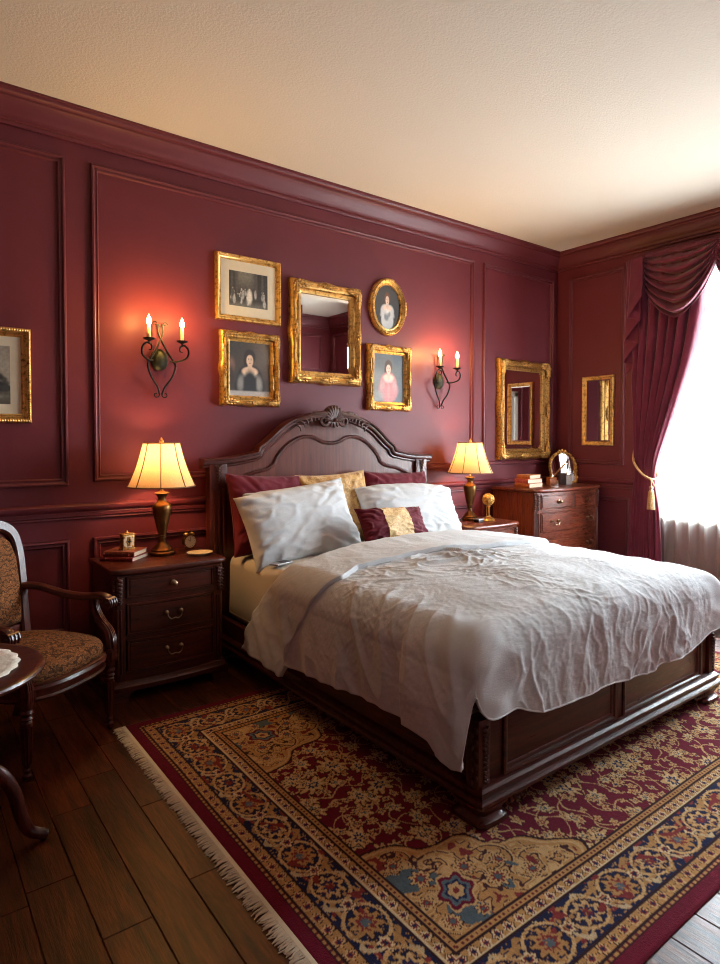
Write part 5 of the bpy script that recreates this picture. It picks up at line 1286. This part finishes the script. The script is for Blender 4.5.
yy = .215 + .16 * (top - .34)
bu = MB().grid(U * hw, yy - .008 - .034 * th, top); bu.grid((U * hw)[:, ::-1], (yy + .012 + .012 * th)[:, ::-1], top[:, ::-1])
build('back_cushion', bu, M['tapes'], ch)

# ------------------------------------------------------------------ tripod table with lace mat
tt = thing('side_table', 'round dark pedestal table with curved tripod legs in front of the armchair', 'table', (-5.022, -1.405, 0), rd(-4))
build('top', MB().lathe([(.001, .574), (.262, .574), (.276, .578), (.286, .584), (.290, .592), (.287, .599), (.278, .603), (.268, .602), (.001, .601)], (0, 0, 0), 64), M['wood'], tt)
build('pedestal', MB().lathe([(.030, .20), (.036, .22), (.044, .25), (.040, .28), (.026, .30), (.022, .32), (.034, .36), (.040, .40), (.034, .44), (.022, .48), (.020, .50), (.030, .51), (.028, .525), (.060, .555), (.075, .574)], (0, 0, 0), 24), M['woodz'], tt)
for i in range(3):
    a = 2 * PI * i / 3; sp = spline([(.028, .235), (.085, .275), (.150, .262), (.195, .190), (.216, .105), (.240, .045), (.275, .022), (.292, .016)], 6)
    build('leg', MB().tube([(p[0] * math.cos(a), p[0] * math.sin(a), p[1]) for p in [(q.x, q.y) for q in spline([(x, z, 0) for x, z in [(.028, .235), (.085, .275), (.150, .262), (.195, .190), (.216, .105), (.240, .045), (.275, .022), (.292, .016)]], 6)]], [lerp(.024, .017, k / 42) if k < 36 else .019 - .0008 * (k - 36) for k in range(43)], 10, .85), M['woodz'], tt)
dl = MB(); nr, na = 10, 180; vs = []; fs = []
for j in range(nr + 1):
    for i in range(na):
        a = 2 * PI * i / na; r = .225 * (j / nr) * (1 + (.030 * abs(math.sin(11 * a)) if j >= nr - 1 else .0)); vs.append((r * math.cos(a), r * math.sin(a), .0025 + .0010 * math.sin(22 * a) * (j / nr) + (.0008 if j % 2 else 0)))
for j in range(nr):
    for i in range(na): fs.append((j * na + i, j * na + (i + 1) % na, (j + 1) * na + (i + 1) % na, (j + 1) * na + i))
d = tag(build('lace_doily', dl.add(vs, fs), M['lace'], None, loc=(-5.030, -1.395, .6025)), 'scalloped ivory lace doily on the round side table', 'doily')
m = d.modifiers.new('thickness', 'SOLIDIFY'); m.thickness = .0016

# ------------------------------------------------------------------ daylight and camera
W = bpy.data.worlds.new('daylight'); SC.world = W; W.use_nodes = True; nt = W.node_tree; nt.nodes.clear()
bg = nt.nodes.new('ShaderNodeBackground'); wo = nt.nodes.new('ShaderNodeOutputWorld'); bg.inputs[1].default_value = 64.0
tcw = nt.nodes.new('ShaderNodeTexCoord'); spw = nt.nodes.new('ShaderNodeSeparateXYZ'); rmw = nt.nodes.new('ShaderNodeValToRGB')
nt.links.new(tcw.outputs['Generated'], spw.inputs[0]); nt.links.new(spw.outputs[2], rmw.inputs[0]); nt.links.new(rmw.outputs[0], bg.inputs[0])
rmw.color_ramp.elements[0].position = .0; rmw.color_ramp.elements[0].color = (.36, .40, .43, 1); rmw.color_ramp.elements[1].position = .10; rmw.color_ramp.elements[1].color = (.79, .91, 1.0, 1)
nt.links.new(bg.outputs[0], wo.inputs[0])
L = bpy.data.lights.new('window_portal', 'AREA'); L.shape = 'RECTANGLE'; L.size = WZ1 - WZ0; L.size_y = WY0 - WY1; L.cycles.is_portal = True
po = bpy.data.objects.new('window_portal', L); C.objects.link(po); po.location = (.15, (WY0 + WY1) / 2, (WZ0 + WZ1) / 2); po.rotation_euler = (0, PI / 2, 0)
cam = bpy.data.cameras.new('camera'); co = bpy.data.objects.new('camera', cam); C.objects.link(co)
cam.sensor_fit = 'HORIZONTAL'; cam.sensor_width = 36; cam.lens = 617.436 / 720 * 36; cam.shift_y = -(482 - 456.238) / 720; cam.clip_start = .02
co.location = (-5.11174, -3.61805, 1.30); co.rotation_euler = (PI / 2 - .027231, 0, -.647564); SC.camera = co
SC.view_settings.view_transform = 'Standard'; SC.view_settings.look = 'None'; SC.view_settings.gamma = 1; SC.view_settings.exposure = .05; SC.view_settings.use_curve_mapping = False
SC.cycles.use_denoising = True; SC.cycles.max_bounces = 10; SC.cycles.diffuse_bounces = 4; SC.cycles.filter_width = 1.1; SC.cycles.glossy_bounces = 5; SC.cycles.transparent_max_bounces = 12; SC.cycles.sample_clamp_indirect = 6
